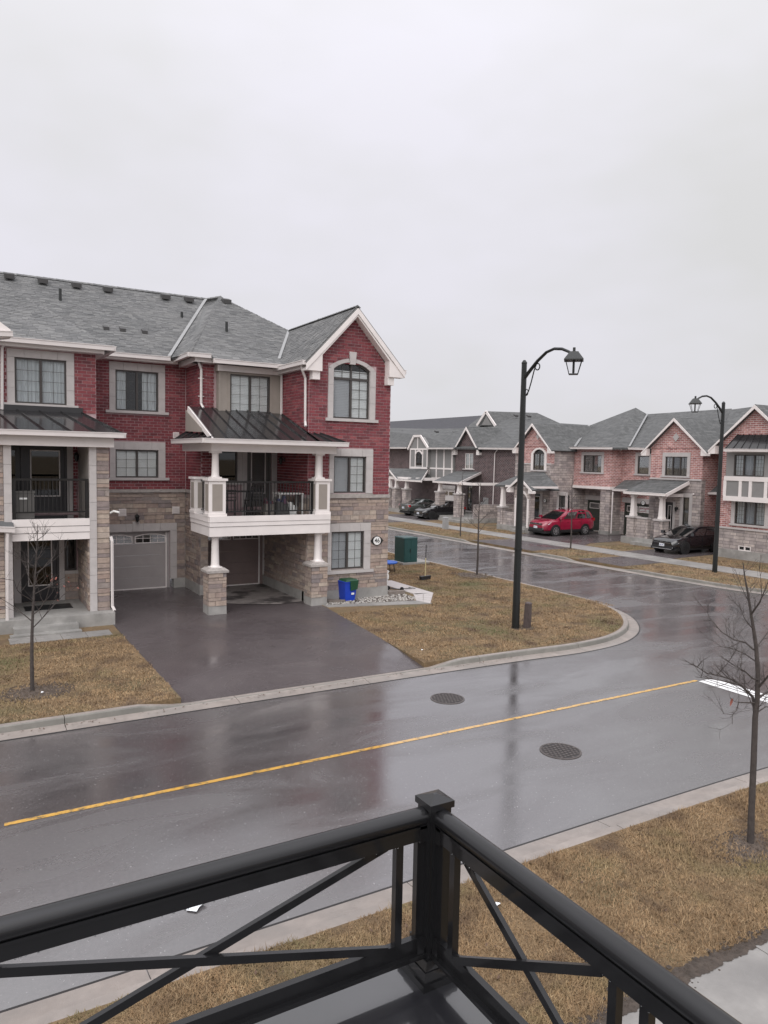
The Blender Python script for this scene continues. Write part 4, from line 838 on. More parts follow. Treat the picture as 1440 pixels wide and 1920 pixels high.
g = grass('grass', (9.7, 19.6, 14.5, 34), 1150, .05, .016, .15, lambda x, y: inN(x, y) & (x > 9.72+.73*np.clip((y-14.55)/6.85, 0, 1)+.03*wob(y, 4, 0)) & ~((x < 13.9) & (y > 20.4)) & ~((x < 15.2) & (y > 20.4+np.clip((x-13.8)*1.25, 0, 9)) & (y < 25.2)) & (np.hypot((x-19.1)/.7, (y-25)/.9)+.2*rng.random(len(x)) > 1) & (np.hypot((x-14.4)/.45, (y-16.4)/.35)+.4*rng.random(len(x)) > 1))
tag(g, 'brown dormant grass of the corner lawn round the street lamp', 'grass')
g = grass('grass', (-3, 3.92, 14.5, 20.5), 1300, .05, .016, .15, lambda x, y: (y > 14.56) & (x < 3.88+.04*wob(y, 4, 2)) & (np.hypot((x-1.35)/.75, (y-16.2)/.55)+.75*rng.random(len(x)) > 1))
tag(g, 'patchy brown grass of the front lawn at the left', 'grass')
g = grass('grass', (27.4, 37, 14, 47), 260, .06, .026, .15, lambda x, y: (((x < 30.35) & ((y < 24.2) | ((y > 27.3) & (y < 30.6)) | ((y > 36.3) & (y < 48)))) | ((x > 32.2) & (((y > 28.8) & (y < 31) & (x < 36.5)) | (y < 25.1) & (x < 34.6) | ((y > 38.4) & (y < 46) & (x < 34))))))
tag(g, 'brown grass verges and lawns in front of the far houses', 'grass')
def clods(name, c, rx, ry, n, label, z=.15, m='mulch_soil', r=(.01, .035), flat=.6):
    mb = MB()
    for _ in range(n):
        a = random.random()*6.283; q = math.sqrt(random.random()); x, y = c[0]+rx*q*math.cos(a), c[1]+ry*q*math.sin(a); s = random.uniform(*r)
        o = len(mb.v); mb.v += [(x-s, y-s*.7, z-.01), (x+s, y-s*.8, z-.01), (x+s*.6, y+s, z-.01), (x-s*.7, y+s*.8, z-.01), (x+random.uniform(-.4, .4)*s, y+random.uniform(-.4, .4)*s, z+s*flat*2)]
        mb.f += [(o, o+1, o+4), (o+1, o+2, o+4), (o+2, o+3, o+4), (o+3, o, o+4)]
    o = mb.build(name, m); o['kind'] = 'stuff'; tag(o, label, name.replace('_', ' ')); return o
def disc(c, rx, ry, z, m, name='mulch_bed'):
    n = 40; struct(sheet(name, [(c[0]+rx*math.cos(k*6.283/n)*(1+.12*math.sin(k*2.3)+.08*math.sin(k*5.1)), c[1]+ry*math.sin(k*6.283/n)*(1+.12*math.sin(k*2.3)+.08*math.sin(k*5.1))) for k in range(n)], z, m))
disc((8.85, 5.5), .42, .3, .106, 'mulch_soil'); clods('mulch', (8.85, 5.5), .65, .42, 500, 'dark mulch round the foot of the near tree', .105, r=(.006, .022))
disc((1.35, 16.2), .55, .42, .156, 'mulch_soil'); clods('mulch', (1.35, 16.2), .8, .6, 400, 'dark mulch round the young tree at the left', .155)
disc((19.0, 24.95), .6, .75, .156, 'mulch_soil'); clods('mulch', (19.0, 24.95), .85, 1.0, 320, 'dark mulch round the tree beside the side street')
clods('mulch', (30.0, 30.6), .5, .6, 120, 'dark mulch round the tree in front of the red car'); clods('mulch', (14.4, 16.35), .42, .3, 150, 'bare dark soil at the foot of the street lamp')
# muddy edge by the near pavement
mb = MB(); n = 700; wv = [0]*(n+1); wv2 = [0]*(n+1)
for i in range(n): wv[i+1] = wv[i]*.86+random.gauss(0, .022); wv2[i+1] = wv2[i]*.86+random.gauss(0, .01)
up = [(-.8+i*16/n, 4.43+.7*wv[i]+.03*math.sin(i*.05)) for i in range(n+1)]; lo = [(-.8+i*16/n, 4.25+wv2[i]) for i in range(n+1)]
mb.v = [(x, y, .109) for x, y in up]+[(x, y, .122) for x, y in lo]; mb.f = [(i, i+1, n+2+i, n+1+i) for i in range(n)]; struct(mb.build('muddy_edge', 'soil'))
mb = MB()
for _ in range(1700):
    x = random.uniform(-.5, 14.5); y = 4.36+random.gauss(0, .06); s = random.uniform(.006, .03); o = len(mb.v)
    mb.v += [(x-s, y-s*.7, .11), (x+s, y-s*.8, .11), (x+s*.6, y+s, .11), (x-s*.7, y+s*.8, .11), (x, y, .112+s*.7)]; mb.f += [(o, o+1, o+4), (o+1, o+2, o+4), (o+2, o+3, o+4), (o+3, o, o+4)]
o = mb.build('mud_crumbs', 'soil'); o['kind'] = 'stuff'; tag(o, 'dark mud crumbs strewn along the near pavement edge', 'mud')
# ------------------------------------------------------------------ our own balcony railing
RX, RY, ZT = 1.446, 2.075, 3.795
dk = MB().box(-3.2, RX+.07, -1.2, RY+.07, 3.0, 3.18).build('deck_floor', 'deck'); 
dt = thing('deck', 'dark wet balcony deck below the black railing', 'balcony', (0, 1, .1)); adopt(dk, dt)
MB().box(-3.2, RX+.09, RY+.071, RY+.1, 2.75, 3.17).box(RX+.071, RX+.1, -1.2, RY+.1, 2.75, 3.17).build('fascia_board', 'white_trim', dt)
for x in (-2.8, 1.3): MB().box(x-.1, x+.1, 1.85, 2.05, .0, 3.0).build('support_post', 'white_trim', dt)
MB().box(-3.2, RX, -1.3, -1.2, 0, 3.1).build('deck_wall', 'stone_mortar', dt)
rl = thing('railing', 'black metal balcony railing with crossed braces and a corner post in front', 'railing', (RX, RY, 3.18))
po = MB().box(RX-.042, RX+.042, RY-.042, RY+.042, 3.18, 3.80).box(RX-.03, RX+.03, RY-.048, RY+.048, 3.3, 3.78).box(RX-.048, RX+.048, RY-.03, RY+.03, 3.3, 3.78).build('corner_post', 'rail_black', rl)
MB().box(RX-.05, RX+.05, RY-.05, RY+.05, 3.795, 3.818).taper(RX, RY, 3.818, 3.834, .05, .006).build('post_cap', 'rail_black', po)
MB().taper(RX, RY, 3.18, 3.205, .085, .085).taper(RX, RY, 3.205, 3.235, .075, .068).taper(RX, RY, 3.235, 3.26, .062, .05).build('post_base', 'rail_black', po)
def rail_run(P, a, b):     # P(t, z, d): point along the rail
    mb = MB(); n = 16; prof = [(.034*math.cos(k*2*math.pi/n), ZT-.03+(.03*math.sin(k*2*math.pi/n))) for k in range(n)]
    prof = [(d, z) for d, z in prof]
    mb.prism([P(a, z, d) for d, z in prof], [P(b, z, d) for d, z in prof]); o = mb.build('top_rail', 'rail_black', rl, smooth=True)
    def q(t0, t1, z0, z1, w, nm): 
        m_ = MB(); m_.prism([P(t0, z0, -w), P(t0, z0, w), P(t0, z1, w), P(t0, z1, -w)], [P(t1, z0, -w), P(t1, z0, w), P(t1, z1, w), P(t1, z1, -w)]); return m_.build(nm, 'rail_black', rl)
    q(a, b, ZT-.107, ZT-.058, .022, 'top_rail_channel'); q(a, b, ZT-.064, ZT-.054, .027, 'rail_lip')
    q(a, b, 3.275, 3.33, .012, 'bottom_rail'); q(a, b, 3.262, 3.278, .03, 'bottom_rail')
    return q
PL = lambda t, z, d: Vector((RX-t, RY+d, z)); PR = lambda t, z, d: Vector((RX+d, RY-t, z))
qL = rail_run(PL, .04, 2.4); qR = rail_run(PR, .04, 2.4)
def balus(P, t): mb = MB(); mb.prism([P(t-.014, 3.32, -.013), P(t+.014, 3.32, -.013), P(t+.014, 3.32, .013), P(t-.014, 3.32, .013)], [P(t-.014, ZT-.1, -.013), P(t+.014, ZT-.1, -.013), P(t+.014, ZT-.1, .013), P(t-.014, ZT-.1, .013)]); mb.build('baluster', 'rail_black', rl)
def xpanel(P, t0, t1):
    for k, (za, zb) in enumerate(((ZT-.11, 3.325), (3.325, ZT-.11))): MB().bar(P(t0, za, .008*(1-2*k)), P(t1, zb, .008*(1-2*k)), .017, .026).build('cross_brace', 'rail_black', rl)
for t in (.062, .147, 1.52, 1.62): balus(PL, t)
xpanel(PL, .19, 1.46); xpanel(PL, 1.68, 2.35)
for t in (.062, .13, .83, .93): balus(PR, t)
xpanel(PR, .165, .79); xpanel(PR, .97, 1.6)
def beads(n, f, nm='water_drops'):
    mb = MB()
    for _ in range(n):
        p, s = f(); mb.lathe([(s*.3, -s*.9), (s*.8, -s*.5), (s, 0), (s*.8, s*.45), (s*.3, s*.6)], p, 7)
    o = mb.build(nm, 'water', rl, True); o['kind'] = 'stuff'
beads(120, lambda: (tuple(PL(random.uniform(.06, 1.7), ZT-.109, random.choice((-.02, .0, .02)))), random.uniform(.0016, .0034)))
beads(90, lambda: (tuple(PR(random.uniform(.06, 1.5), ZT-.109, random.choice((-.02, .0, .02)))), random.uniform(.0016, .0034)))
for P in (PL, PR):
    for z0_, z1_ in ((ZT-.112, ZT-.05), (3.258, 3.335)): mb = MB(); mb.prism([P(.045, z0_, -.027), P(.045, z0_, .027), P(.045, z1_, .027), P(.045, z1_, -.027)], [P(.075, z0_, -.027), P(.075, z0_, .027), P(.075, z1_, .027), P(.075, z1_, -.027)]); mb.build('rail_bracket', 'rail_black', rl)
def debris(name, n, f, label):
    mb = MB()
    for _ in range(n):
        x, y, z = f(); a_ = random.random()*6.283; s = random.uniform(.008, .03); u = Vector((math.cos(a_), math.sin(a_), .25))*s; v = Vector((-math.sin(a_), math.cos(a_), .1))*s*.5; p = Vector((x, y, z))
        mb.add([p-u, p+v, p+u+Vector((0, 0, s*.3)), p-v], [(0, 1, 2), (0, 2, 3)])
    o = mb.build(name, 'dead_leaf'); o['kind'] = 'stuff'; tag(o, label, 'debris')
debris('leaf_litter', 260, lambda: (random.uniform(-1, 14), random.uniform(4.7, 6.55), .125), 'scattered dead leaf bits on the near verge')
debris('leaf_litter', 220, lambda: (lambda x: (x, 14.3+random.gauss(0, .05), .035))(random.uniform(-2, 13)), 'dark leaf bits caught in the gutter of the far kerb')
debris('leaf_litter', 320, lambda: (random.uniform(10.6, 18.5), random.uniform(15.2, 20), .175), 'small dead leaves scattered over the corner lawn')
# ------------------------------------------------------------------ street lamps
def lamp(loc, rz, label):
    t = thing('street_lamp', label, 'street lamp', loc, rz, 'street lamps at the corner')
    MB().lathe([(.112, 0), (.108, .5), (.075, 7.62), (.075, 7.64), (.085, 7.66), (.06, 7.70), (.03, 7.74)], (0, 0, 0), 8).build('pole', 'lamp_iron', t, local=True)
    MB().lathe([(.118, 2.3), (.118, 2.36)], (0, 0, 0), 8).build('pole_band', 'lamp_iron', t, local=True)
    pth = [(0, 0, 7.2), (.2, 0, 7.38), (.55, 0, 7.66), (.9, 0, 7.86), (1.2, 0, 7.92), (1.5, 0, 7.88), (1.75, 0, 7.78), (1.86, 0, 7.72)]
    MB().tube(pth, [.05, .05, .045, .042, .04, .04, .038, .038], 8).build('arm', 'lamp_iron', t, True, local=True)
    mb = MB(); mb.tube([(.09, 0, 6.8)]+[(.14+.06*math.cos(a), 0, 6.82+.09*math.sin(a)) for a in np.linspace(-2.6, 2.6, 10)], .013, 6)
    mb.tube([(.12, 0, 6.74), (.22, 0, 6.85), (.32, 0, 7.1), (.42, 0, 7.4), (.5, 0, 7.56)]+[(.56+.09*math.cos(a), 0, 7.5+.09*math.sin(a)) for a in np.linspace(2.4, -2.6, 10)], .018, 6); mb.build('scroll_bracket', 'lamp_iron', t, True, local=True)
    mb = MB().lathe([(.35, 7.52), (.35, 7.545), (.17, 7.73), (.16, 7.75), (.05, 7.77), (.05, 7.86), (.02, 7.87)], (1.95, 0, 0), 4).lathe([(.16, 7.16), (.16, 7.18), (.13, 7.185)], (1.95, 0, 0), 4).lathe([(.03, 7.2), (.03, 7.55)], (1.95, 0, 0), 8)
    for k in range(4):
        a = k*math.pi/2; mb.bar((1.95+.155*math.cos(a), .155*math.sin(a), 7.17), (1.95+.29*math.cos(a), .29*math.sin(a), 7.53), .014)
    ln = mb.build('lantern', 'lamp_iron', t, local=True); MB().lathe([(.15, 7.19), (.275, 7.52)], (1.95, 0, 0), 4).build('lantern_glass', 'lamp_glass', ln, local=True)
    return t
g1 = pxZ(966.5, 1178, .15); lamp((g1.x, g1.y, .15), -math.pi/2, 'tall black street lamp on the corner lawn with its lantern over the road')
g2 = pxZ(1340, 1073, .15); lamp((g2.x, g2.y, .15), math.pi, 'black street lamp before the far houses beside the black car')
g3 = pxZ(988, 1177, .15); o = MB().taper(0, 0, 0, .72, .085, .075).taper(0, 0, .72, .76, .085, .06).build('utility_pedestal', 'pedestal_brown'); o.location = (g3.x, g3.y, .15); o.rotation_euler = (.03, 0, .3); tag(o, 'short brown utility pedestal standing beside the street lamp', 'pedestal')
g4 = pxZ(835, 992, .15); o = MB().taper(0, 0, 0, .8, .17, .15).taper(0, 0, .8, .86, .17, .12).build('utility_pedestal', 'grey_plastic'); o.location = (g4.x, g4.y, .15); tag(o, 'small grey utility pedestal on the verge across the side street', 'pedestal')
# ------------------------------------------------------------------ bare young trees
def grow(mb, p, d, l, r, lev, rn, tips, n=5):
    pts = [p]; q = p.copy(); k = 5 if lev < 2 else 4
    for i in range(k):
        d = (d+Vector((rn.gauss(0, .10), rn.gauss(0, .10), rn.gauss(.07, .06)))).normalized(); q = q+d*l/k; pts.append(q.copy())
    rad = [max(.0017, r*(1-.78*i/k)) for i in range(k+1)]; mb.tube(pts, rad, n if lev < 2 else 4)
    tips.append(pts[-1])
    if lev >= 3 or l < .12: return
    m = rn.randint(2, 4) if lev else 3
    for j in range(m):
        t = rn.uniform(.25, .95); i = min(k-1, int(t*k)); b = pts[i].lerp(pts[i+1], t*k-i)
        ax = Vector((rn.gauss(0, 1), rn.gauss(0, 1), rn.gauss(0, .5))).normalized(); nd_ = (d*.75+ax*.75+Vector((0, 0, .12))).normalized()
        grow(mb, b, nd_, l*rn.uniform(.4, .65), r*.5, lev+1, rn, tips, n)
def tree(loc, h, r, label, seed, nb, z0, spread, lean=(0, 0), leaves=0, leaf_low=True, custom=None, cat='tree', len0=1.):
    rn = random.Random(seed); t = thing('bare_tree', label, cat, loc, group='bare young street trees')
    n = 12; tr = []; w = 0
    for i in range(n+1):
        f = i/n; tr.append(Vector((lean[0]*f+.02*h*math.sin(f*5+seed)*.4, lean[1]*f+.02*h*math.cos(f*4+seed)*.4, h*f)))
    if custom: tr = custom['trunk']; n = len(tr)-1
    mb = MB(); mb.tube(tr, [max(.005, r*(1-.88*(i/n)**1.1)) for i in range(n+1)], 8); mb.build('trunk', 'bark', t, True, local=True)
    mb = MB(); tips = []
    if custom:
        for P, rr in custom['limbs']:
            mb.tube(P, [max(.0025, rr*(1-.8*i/(len(P)-1))) for i in range(len(P))], 6)
            for i in range(len(P)-1):
                for _ in range(2):
                    b = P[i].lerp(P[i+1], rn.random()); d = ((P[i+1]-P[i]).normalized()*.7+Vector((rn.gauss(0, .6), rn.gauss(0, .6), rn.gauss(.3, .4)))).normalized()
                    grow(mb, b, d, rn.uniform(.16, .42), rr*.36, 2, rn, tips)
    for k in range(nb):
        f = z0+(1-z0)*(k+.5)/nb*.95; i = min(n-1, int(f*n)); b = tr[i].lerp(tr[i+1], f*n-i); a = k*2.4+rn.random(); up = rn.uniform(.45, .95)
        d = Vector((math.cos(a), math.sin(a), up)).normalized(); grow(mb, b, d, spread*(1-.72*(f-z0)/(1-z0))*rn.uniform(.7, 1.1)*len0, r*.42*(1-.6*f), 1, rn, tips)
    mb.build('branches', 'bark', t, True, local=True)
    low = sorted(tips, key=lambda p: p.z)[:max(leaves*2, 1)] if leaf_low else tips
    for _ in range(leaves):
        p = rn.choice(low)+Vector((rn.gauss(0, .02), rn.gauss(0, .02), -.03)); a = rn.random()*6.28; s = rn.uniform(.03, .055); u = Vector((math.cos(a), math.sin(a), -.6))*s; v = Vector((-math.sin(a), math.cos(a), .3))*s*.4
        MB().add([p, p+u*.5+v, p+u*1.1+Vector((0, 0, -.01)), p+u*.5-v, p+Vector((0, 0, .003))+u*.3], [(0, 4, 1), (4, 2, 1), (0, 3, 4), (4, 3, 2)]).build('leaf', 'dry_leaf', t, local=True)
    return t
p = pxZ(60, 1295, .15); tree((p.x, p.y, .14), 3.4, .042, 'bare young tree with dried reddish leaves on the left lawn', 3, 15, .36, 1.2, (.12, 0), leaves=26)
p = pxZ(893, 1078, .15); tree((p.x, p.y, .14), 4.0, .05, 'bare young tree beside the side street behind the lamp post', 8, 10, .42, .95, (.1, 0))
p = pxZ(864, 1006, .15); tree((p.x, p.y, .14), 4.3, .045, 'thin bare tree on the far verge in front of the dark brick porch', 11, 6, .5, .8)
p = pxZ(1069, 1029, .15); tree((p.x, p.y, .14), 4.2, .045, 'thin bare tree on the far verge in front of the red car', 14, 7, .5, .8)
pb = pxZ(1407, 1580, .10)
def T(x, y, off=0): return pxP(x, y, pb, off)-Vector((pb.x, pb.y, .09))
cus = {'trunk': [T(1407, 1584), T(1409, 1520), T(1413, 1430), T(1416, 1345), T(1420, 1310), T(1421, 1260), T(1418, 1215), T(1413, 1180), T(1408, 1150), T(1402, 1110), T(1397, 1085), T(1393, 1055)],
 'limbs': [([T(1415, 1340), T(1412, 1308, .1), T(1390, 1285, .2), T(1372, 1274, .3), T(1352, 1268, .35), T(1325, 1262, .4), T(1296, 1243, .5)], .021), ([T(1412, 1306), T(1402, 1297), T(1388, 1284, -.1), T(1368, 1279, -.2), T(1340, 1274, -.25), T(1304, 1269, -.3)], .015),
  ([T(1421, 1275), T(1411, 1272, -.2), T(1396, 1258, -.3), T(1380, 1250, -.4), T(1352, 1230, -.5)], .013), ([T(1417, 1318), T(1385, 1317, -.2), T(1381, 1332, -.25), T(1374, 1340, -.3), T(1356, 1338, -.35)], .010), ([T(1373, 1340, -.3), T(1373, 1358, -.3)], .004),
  ([T(1413, 1218), T(1398, 1205, .2), T(1375, 1199, .3), T(1352, 1184, .4), T(1330, 1158, .5), T(1326, 1147, .5)], .013), ([T(1376, 1199, .3), T(1376, 1178, .3), T(1376, 1162, .3)], .005),
  ([T(1408, 1152), T(1424, 1130, -.2), T(1436, 1102, -.3), T(1448, 1070, -.3)], .014), ([T(1421, 1290), T(1445, 1262, -.2), T(1480, 1245, -.4)], .017), ([T(1420, 1310), T(1450, 1290, .3), T(1500, 1270, .5)], .017), ([T(1416, 1338), T(1436, 1325, .2), T(1475, 1330, .3)], .011),
  ([T(1418, 1215), T(1440, 1185, .3), T(1470, 1165, .4)], .012), ([T(1412, 1180), T(1396, 1160, -.2), T(1385, 1130, -.3)], .008), ([T(1405, 1130), T(1390, 1100, .1), T(1383, 1080, .1)], .006), ([T(1417, 1240), T(1395, 1225, .4), T(1370, 1215, .6), T(1345, 1212, .7)], .010)]}
nt_ = tree((pb.x, pb.y, .09), 3.6, .045, 'bare young tree on the near verge at the right edge', 21, 0, .5, .6, custom=cus)
p = T(1372, 1315, -.25); o = MB().add([(-.01, 0, .04), (.03, 0, .03), (.035, .01, -.02), (.0, .005, -.05), (-.03, 0, -.06), (-.02, .01, -.01)], [(0, 1, 2, 5), (5, 2, 3, 4)]).build('leaf', 'dry_leaf', nt_, local=True); o.location = p
# ------------------------------------------------------------------ houses across the side street (they face -X)
def fw_(root, m, X, Ya, Yb, z0, z1, holes=(), t=.3, name='wall'):
    return wallcells(MB(), FX(X), -Ya, -Yb, z0, z1, [(-a, -b, c, d) for a, b, c, d in holes], t).build(name, m, root)
def fwin(root, X, Ya, Yb, z0, z1, sur=.2, **k):
    k.setdefault('inside', 'dark_curtain'); k.setdefault('left', 'clear'); k.setdefault('grid', (2, 4)); kk = dict(k); s = kk.pop('surround', True)
    return window(root, FX(X), -Ya, -Yb, z0, z1, sur=(-Ya-sur, -Yb+sur, z1+.24, z0) if s else None, sill=(-Ya-sur-.05, -Yb+sur+.05, z0-.1, z0), blocks=3, **kk)
def fgable(root, m, X, Ya, Yb, ze, zp, back, trim='white_trim', rm='far_shingle', t=.3, w=.13, wall=True, louvre=False):
    ym = (Ya+Yb)/2; ov = .28; k = (zp-ze)/((Ya-Yb)/2)
    if wall: MB().fpoly(FX(X), [(-Ya, ze-.02), (-Yb, ze-.02), (-ym, zp-.02)], -t, 0).build('gable_wall', m, root)
    A_ = (X-.3, Ya+ov, ze-ov*k); B_ = (X-.3, Yb-ov, ze-ov*k); P_ = (X-.3, ym, zp+.05); mb = MB()
    slab(mb, [A_, P_, (back, ym, zp+.05), (back, Ya+ov, ze-ov*k)], .1); slab(mb, [P_, B_, (back, Yb-ov, ze-ov*k), (back, ym, zp+.05)], .1); g = mb.build('gable_roof', rm, root)
    F_ = FX(X-.3); z_ = ze-ov*k; mq = MB(); mb = MB(); mb.fpoly(F_, [(-Ya-ov, z_-.03), (-ym, zp+.02), (-ym, zp-w-.04), (-Ya-ov, z_-w)], 0, .04).fpoly(F_, [(-Yb+ov, z_-.03), (-ym, zp+.02), (-ym, zp-w-.04), (-Yb+ov, z_-w)], 0, .04); mb.build('barge_board', trim, g)
    MB().fpoly(F_, [(-Ya-ov, z_-w-.08), (-Ya+.12, z_-w-.08), (-Ya+.12, z_+.22), (-Ya-ov, z_-.1)], -.32, .01).build('cornice_return', trim, g); mq.fpoly(F_, [(-Yb+ov, z_-w-.08), (-Yb-.12, z_-w-.08), (-Yb-.12, z_+.22), (-Yb+ov, z_-.1)], -.32, .01).build('cornice_return', trim, g)
    return g
def rpoly(root, pts, m='far_shingle', t=.12, name='roof'):
    P = [pxX(*p) for p in pts]; mb = MB(); mb.prism([p-Vector((-.02, 0, t)) for p in P], P); return mb.build(name, m, root)
def yz(px, py, X): p = pxX(px, py, X); return p.y, p.z
def Yp(px, X, py=900): return pxX(px, py, X).y
def shed(root, e0, e1, t1, t0, Xf, Xw, m='far_shingle', trim='white_trim'):
    a, b, c, d = pxX(*e0, Xf), pxX(*e1, Xf), pxX(*t1, Xw), pxX(*t0, Xw); a.z = b.z = (a.z+b.z)/2; c.z = d.z = (c.z+d.z)/2
    mb = MB(); mb.prism([p-Vector((0, 0, .1)) for p in (a, b, c, d)], [a, b, c, d]); o = mb.build('porch_roof', m, root)
    MB().bar(b-Vector((0, .02, .08)), c-Vector((0, .02, .08)), .05, .2).build('rake_board', trim, o); gutter(root, [tuple(a-Vector((.05, 0, .08))), tuple(b-Vector((.05, 0, .08)))], m=trim); return a, b, c, d
def pier(root, X, Y, zb, zc, zt, w=.28, m='far_stone', cm='white_trim', r=.11):
    p = MB().box(X-w, X+w, Y-w, Y+w, zb, zc).build('pier', m, root); MB().box(X-w-.06, X+w+.06, Y-w-.06, Y+w+.06, zc, zc+.1).build('pier_cap', 'limestone', p)
    return MB().taper(X, Y, zc+.1, zt, r*1.35, r).box(X-r*1.5, X+r*1.5, Y-r*1.5, Y+r*1.5, zc+.1, zc+.22).box(X-r*1.4, X+r*1.4, Y-r*1.4, Y+r*1.4, zt-.12, zt-.002).build('column', cm, root)
def far_garage(root, X, Ya, Yb, m='garage_green'): 
    garage_door(root, FX(X), -Ya, -Yb, .18, 2.3, m, rows=4, arched=False, rec=-.12); fpiece('lintel', 'limestone', root, FX(X), -Ya-.25, -Yb+.25, 2.4, 2.72, .0, .05)
GRP = 'two-storey houses across the side street'
# --- pink brick unit with arched window
h1 = thing('townhouse', 'pink brick house with arched upper window and gabled stone porch behind the red car', 'house', (37, 39, Z0), group=GRP)
X1 = 36.3; Ya, Yb = 42.5, 38.95
ar = (Yp(999, X1), Yp(1020, X1), 4.45, 5.95)
fw_(h1, 'pink_brick', X1, Ya, Yb, 4.9, 6.1, [ar]); fw_(h1, 'far_stone', X1, Ya, Yb, .5, 4.9, [ar, (40.9, 39.9, .55, 2.75), (Yp(1049, X1), Yp(1062, X1), 1.75, 2.75)]); MB().box(X1+.02, 46, Ya, Ya+.3, .5, 6.1).build('side_wall', 'far_stone', h1); MB().box(X1+.3, 39.7, Yb-.01, Yb+.28, .5, 6.1).build('side_wall', 'far_stone', h1)
pass
fpiece('band', 'limestone', h1, FX(X1), -Ya, -Yb, 4.84, 4.94, 0, .05) if False else None
for a, b in ((Ya, ar[0]+.22), (ar[1]-.22, Yb)): fpiece('band', 'limestone', h1, FX(X1), -a, -b, 4.84, 4.94, 0, .05)
w = fwin(h1, X1, ar[0], ar[1], 4.45, 5.62, surround=False, grid=(2, 4))
F1_ = FX(X1); c_ = -(ar[0]+ar[1])/2; a_ = (ar[0]-ar[1])/2; inn = arcpts(c_, a_, 5.62, .3, 8); out = arcpts(c_, a_+.22, 5.62, .42, 8)
MB().fpoly(F1_, [(c_-a_, 5.6), (c_+a_, 5.6)]+list(reversed(inn)), -.11, -.1).build('arch_pane', 'glass_dark', w)
for k in range(8): MB().fpoly(F1_, [inn[k], inn[k+1], out[k+1], out[k]], -.05, .05).build('voussoir', 'white_trim', w)
for s_ in (-1, 1): fpiece('surround_block', 'white_trim', w, F1_, min(c_+s_*a_, c_+s_*(a_+.22)), max(c_+s_*a_, c_+s_*(a_+.22)), 4.45, 5.62, -.05, .05)
fpiece('room_recess', 'interior', w, F1_, c_-a_, c_+a_, 5.4, 6.0, -.33, -.29)
g = fgable(h1, 'pink_brick', X1, 42.5, 38.95, 6.1, 7.75, 43); q = FX(X1); yc, zc = yz(1009, 818, X1); MB().fpoly(q, [(-yc-.2, zc), (-yc, zc-.24), (-yc+.2, zc), (-yc, zc+.24)], 0, .04).build('diamond', 'limestone', h1)
MB().fb(FX(X1), -Ya, -Yb, 0, .5, -.3, .02).build('foundation', 'concrete', h1)
door(h1, FX(X1), -40.9, -39.9, .55, 2.75, 'door_dark', wm='white_trim'); fpiece('door_jamb', 'limestone', h1, FX(X1), -39.9, -39.7, .55, 2.8, 0, .04); fpiece('door_jamb', 'limestone', h1, FX(X1), -41.1, -40.9, .55, 2.8, 0, .04); plate(h1, FX(X1), -39.4, 2.3, '4', .13)
fwin(h1, X1, Yp(1049, X1), Yp(1062, X1), 1.75, 2.75, sur=.16, split=0)
# porch of that unit
Xf = 34.0; yl, yr = Yp(936, Xf, 950), Yp(994, Xf, 950)
MB().box(Xf-.1, X1, yr-.1, yl+.1, 0, .52).build('porch_slab', 'concrete', h1); MB().box(Xf-.5, Xf-.1, yr+.3, yr+1.4, 0, .34).build('porch_step', 'concrete', h1)
y0, y1 = Yp(1010-24, Xf, 950)+1.25, Yp(994, Xf, 950)
mb = MB(); ym = (y0+y1)/2; FXf = FX(Xf); hw = .55
mb.fb(FXf, -y0, -(ym+hw), .52, 3.2, -.4, 0).fb(FXf, -(ym-hw), -y1, .52, 3.2, -.4, 0); ip = arcpts(-ym, hw, 2.45, .4, 10)
for p_, q_ in zip(ip, ip[1:]): mb.fpoly(FXf, [p_, q_, (q_[0], 3.2), (p_[0], 3.2)], -.4, 0)
pw = mb.build('arch_wall', 'far_stone', h1); mb = MB()
for p_, q_ in zip(ip, ip[1:]): mb.fpoly(FXf, [p_, q_, (q_[0], q_[1]+.18), (p_[0], p_[1]+.18)], .0, .05)
mb.fb(FXf, -ym-hw-.16, -ym-hw, .52, 2.5, 0, .05).fb(FXf, -ym+hw, -ym+hw+.16, .52, 2.5, 0, .05).build('arch_trim', 'white_trim', pw)
pier(h1, Xf+.25, yl-.1, .52, 1.7, 3.2, .26); MB().box(Xf+.1, Xf+.25, y0, yl-.1, .52, 1.45).build('low_wall', 'far_stone', h1); MB().box(Xf+.05, Xf+.4, y1, yl+.1, 3.2, 3.34).build('beam', 'white_trim', h1)
fgable(h1, 'far_stone', Xf, y0+.2, y1-.2, 3.3, 4.0, 36.2, w=.16)
rpoly(h1, [(928, 909, 33.8), (1047, 913, 35.2), (1020, 885, 36.3), (985, 885, 36.3)], name='porch_roof'); gutter(h1, [tuple(pxX(994, 914, 33.9)), tuple(pxX(1047, 914.5, 35.2))])
# garage block over-hang
X2 = 38.5; ya, yb = Yp(1074, X2), Yp(1144.5, X2)
w1 = (Yp(1093, X2), Yp(1127, X2), 4.38, 5.56)
fw_(h1, 'pink_brick', X2, ya, yb, 3.4, 6.1, [w1], .9); fwin(h1, X2, *w1, split=.5); fpiece('belt', 'white_trim', h1, FX(X2), -ya, -yb+.05, 3.24, 3.42, -.9, .08)
MB().box(X2+.0, 39.6, ya, ya+.3, .4, 3.3).build('garage_pier', 'far_stone', h1); MB().box(X2+.02, 39.7, yb+.02, yb+.85, .4, 3.24).build('garage_pier', 'far_stone', h1); MB().box(X2-.02, 39.7, yb, yb+.87, 0, .42).build('foundation', 'concrete', h1)
fw_(h1, 'far_stone', 39.6, ya+1, yb+.5, .2, 3.4, [(38.6, 36.4, .1, 2.38)]); far_garage(h1, 39.6, 38.5, 36.5)
MB().box(X2+.01, 45, yb-.01, yb+.02, 3.4, 6.1).build('side_wall', 'pink_brick', h1)
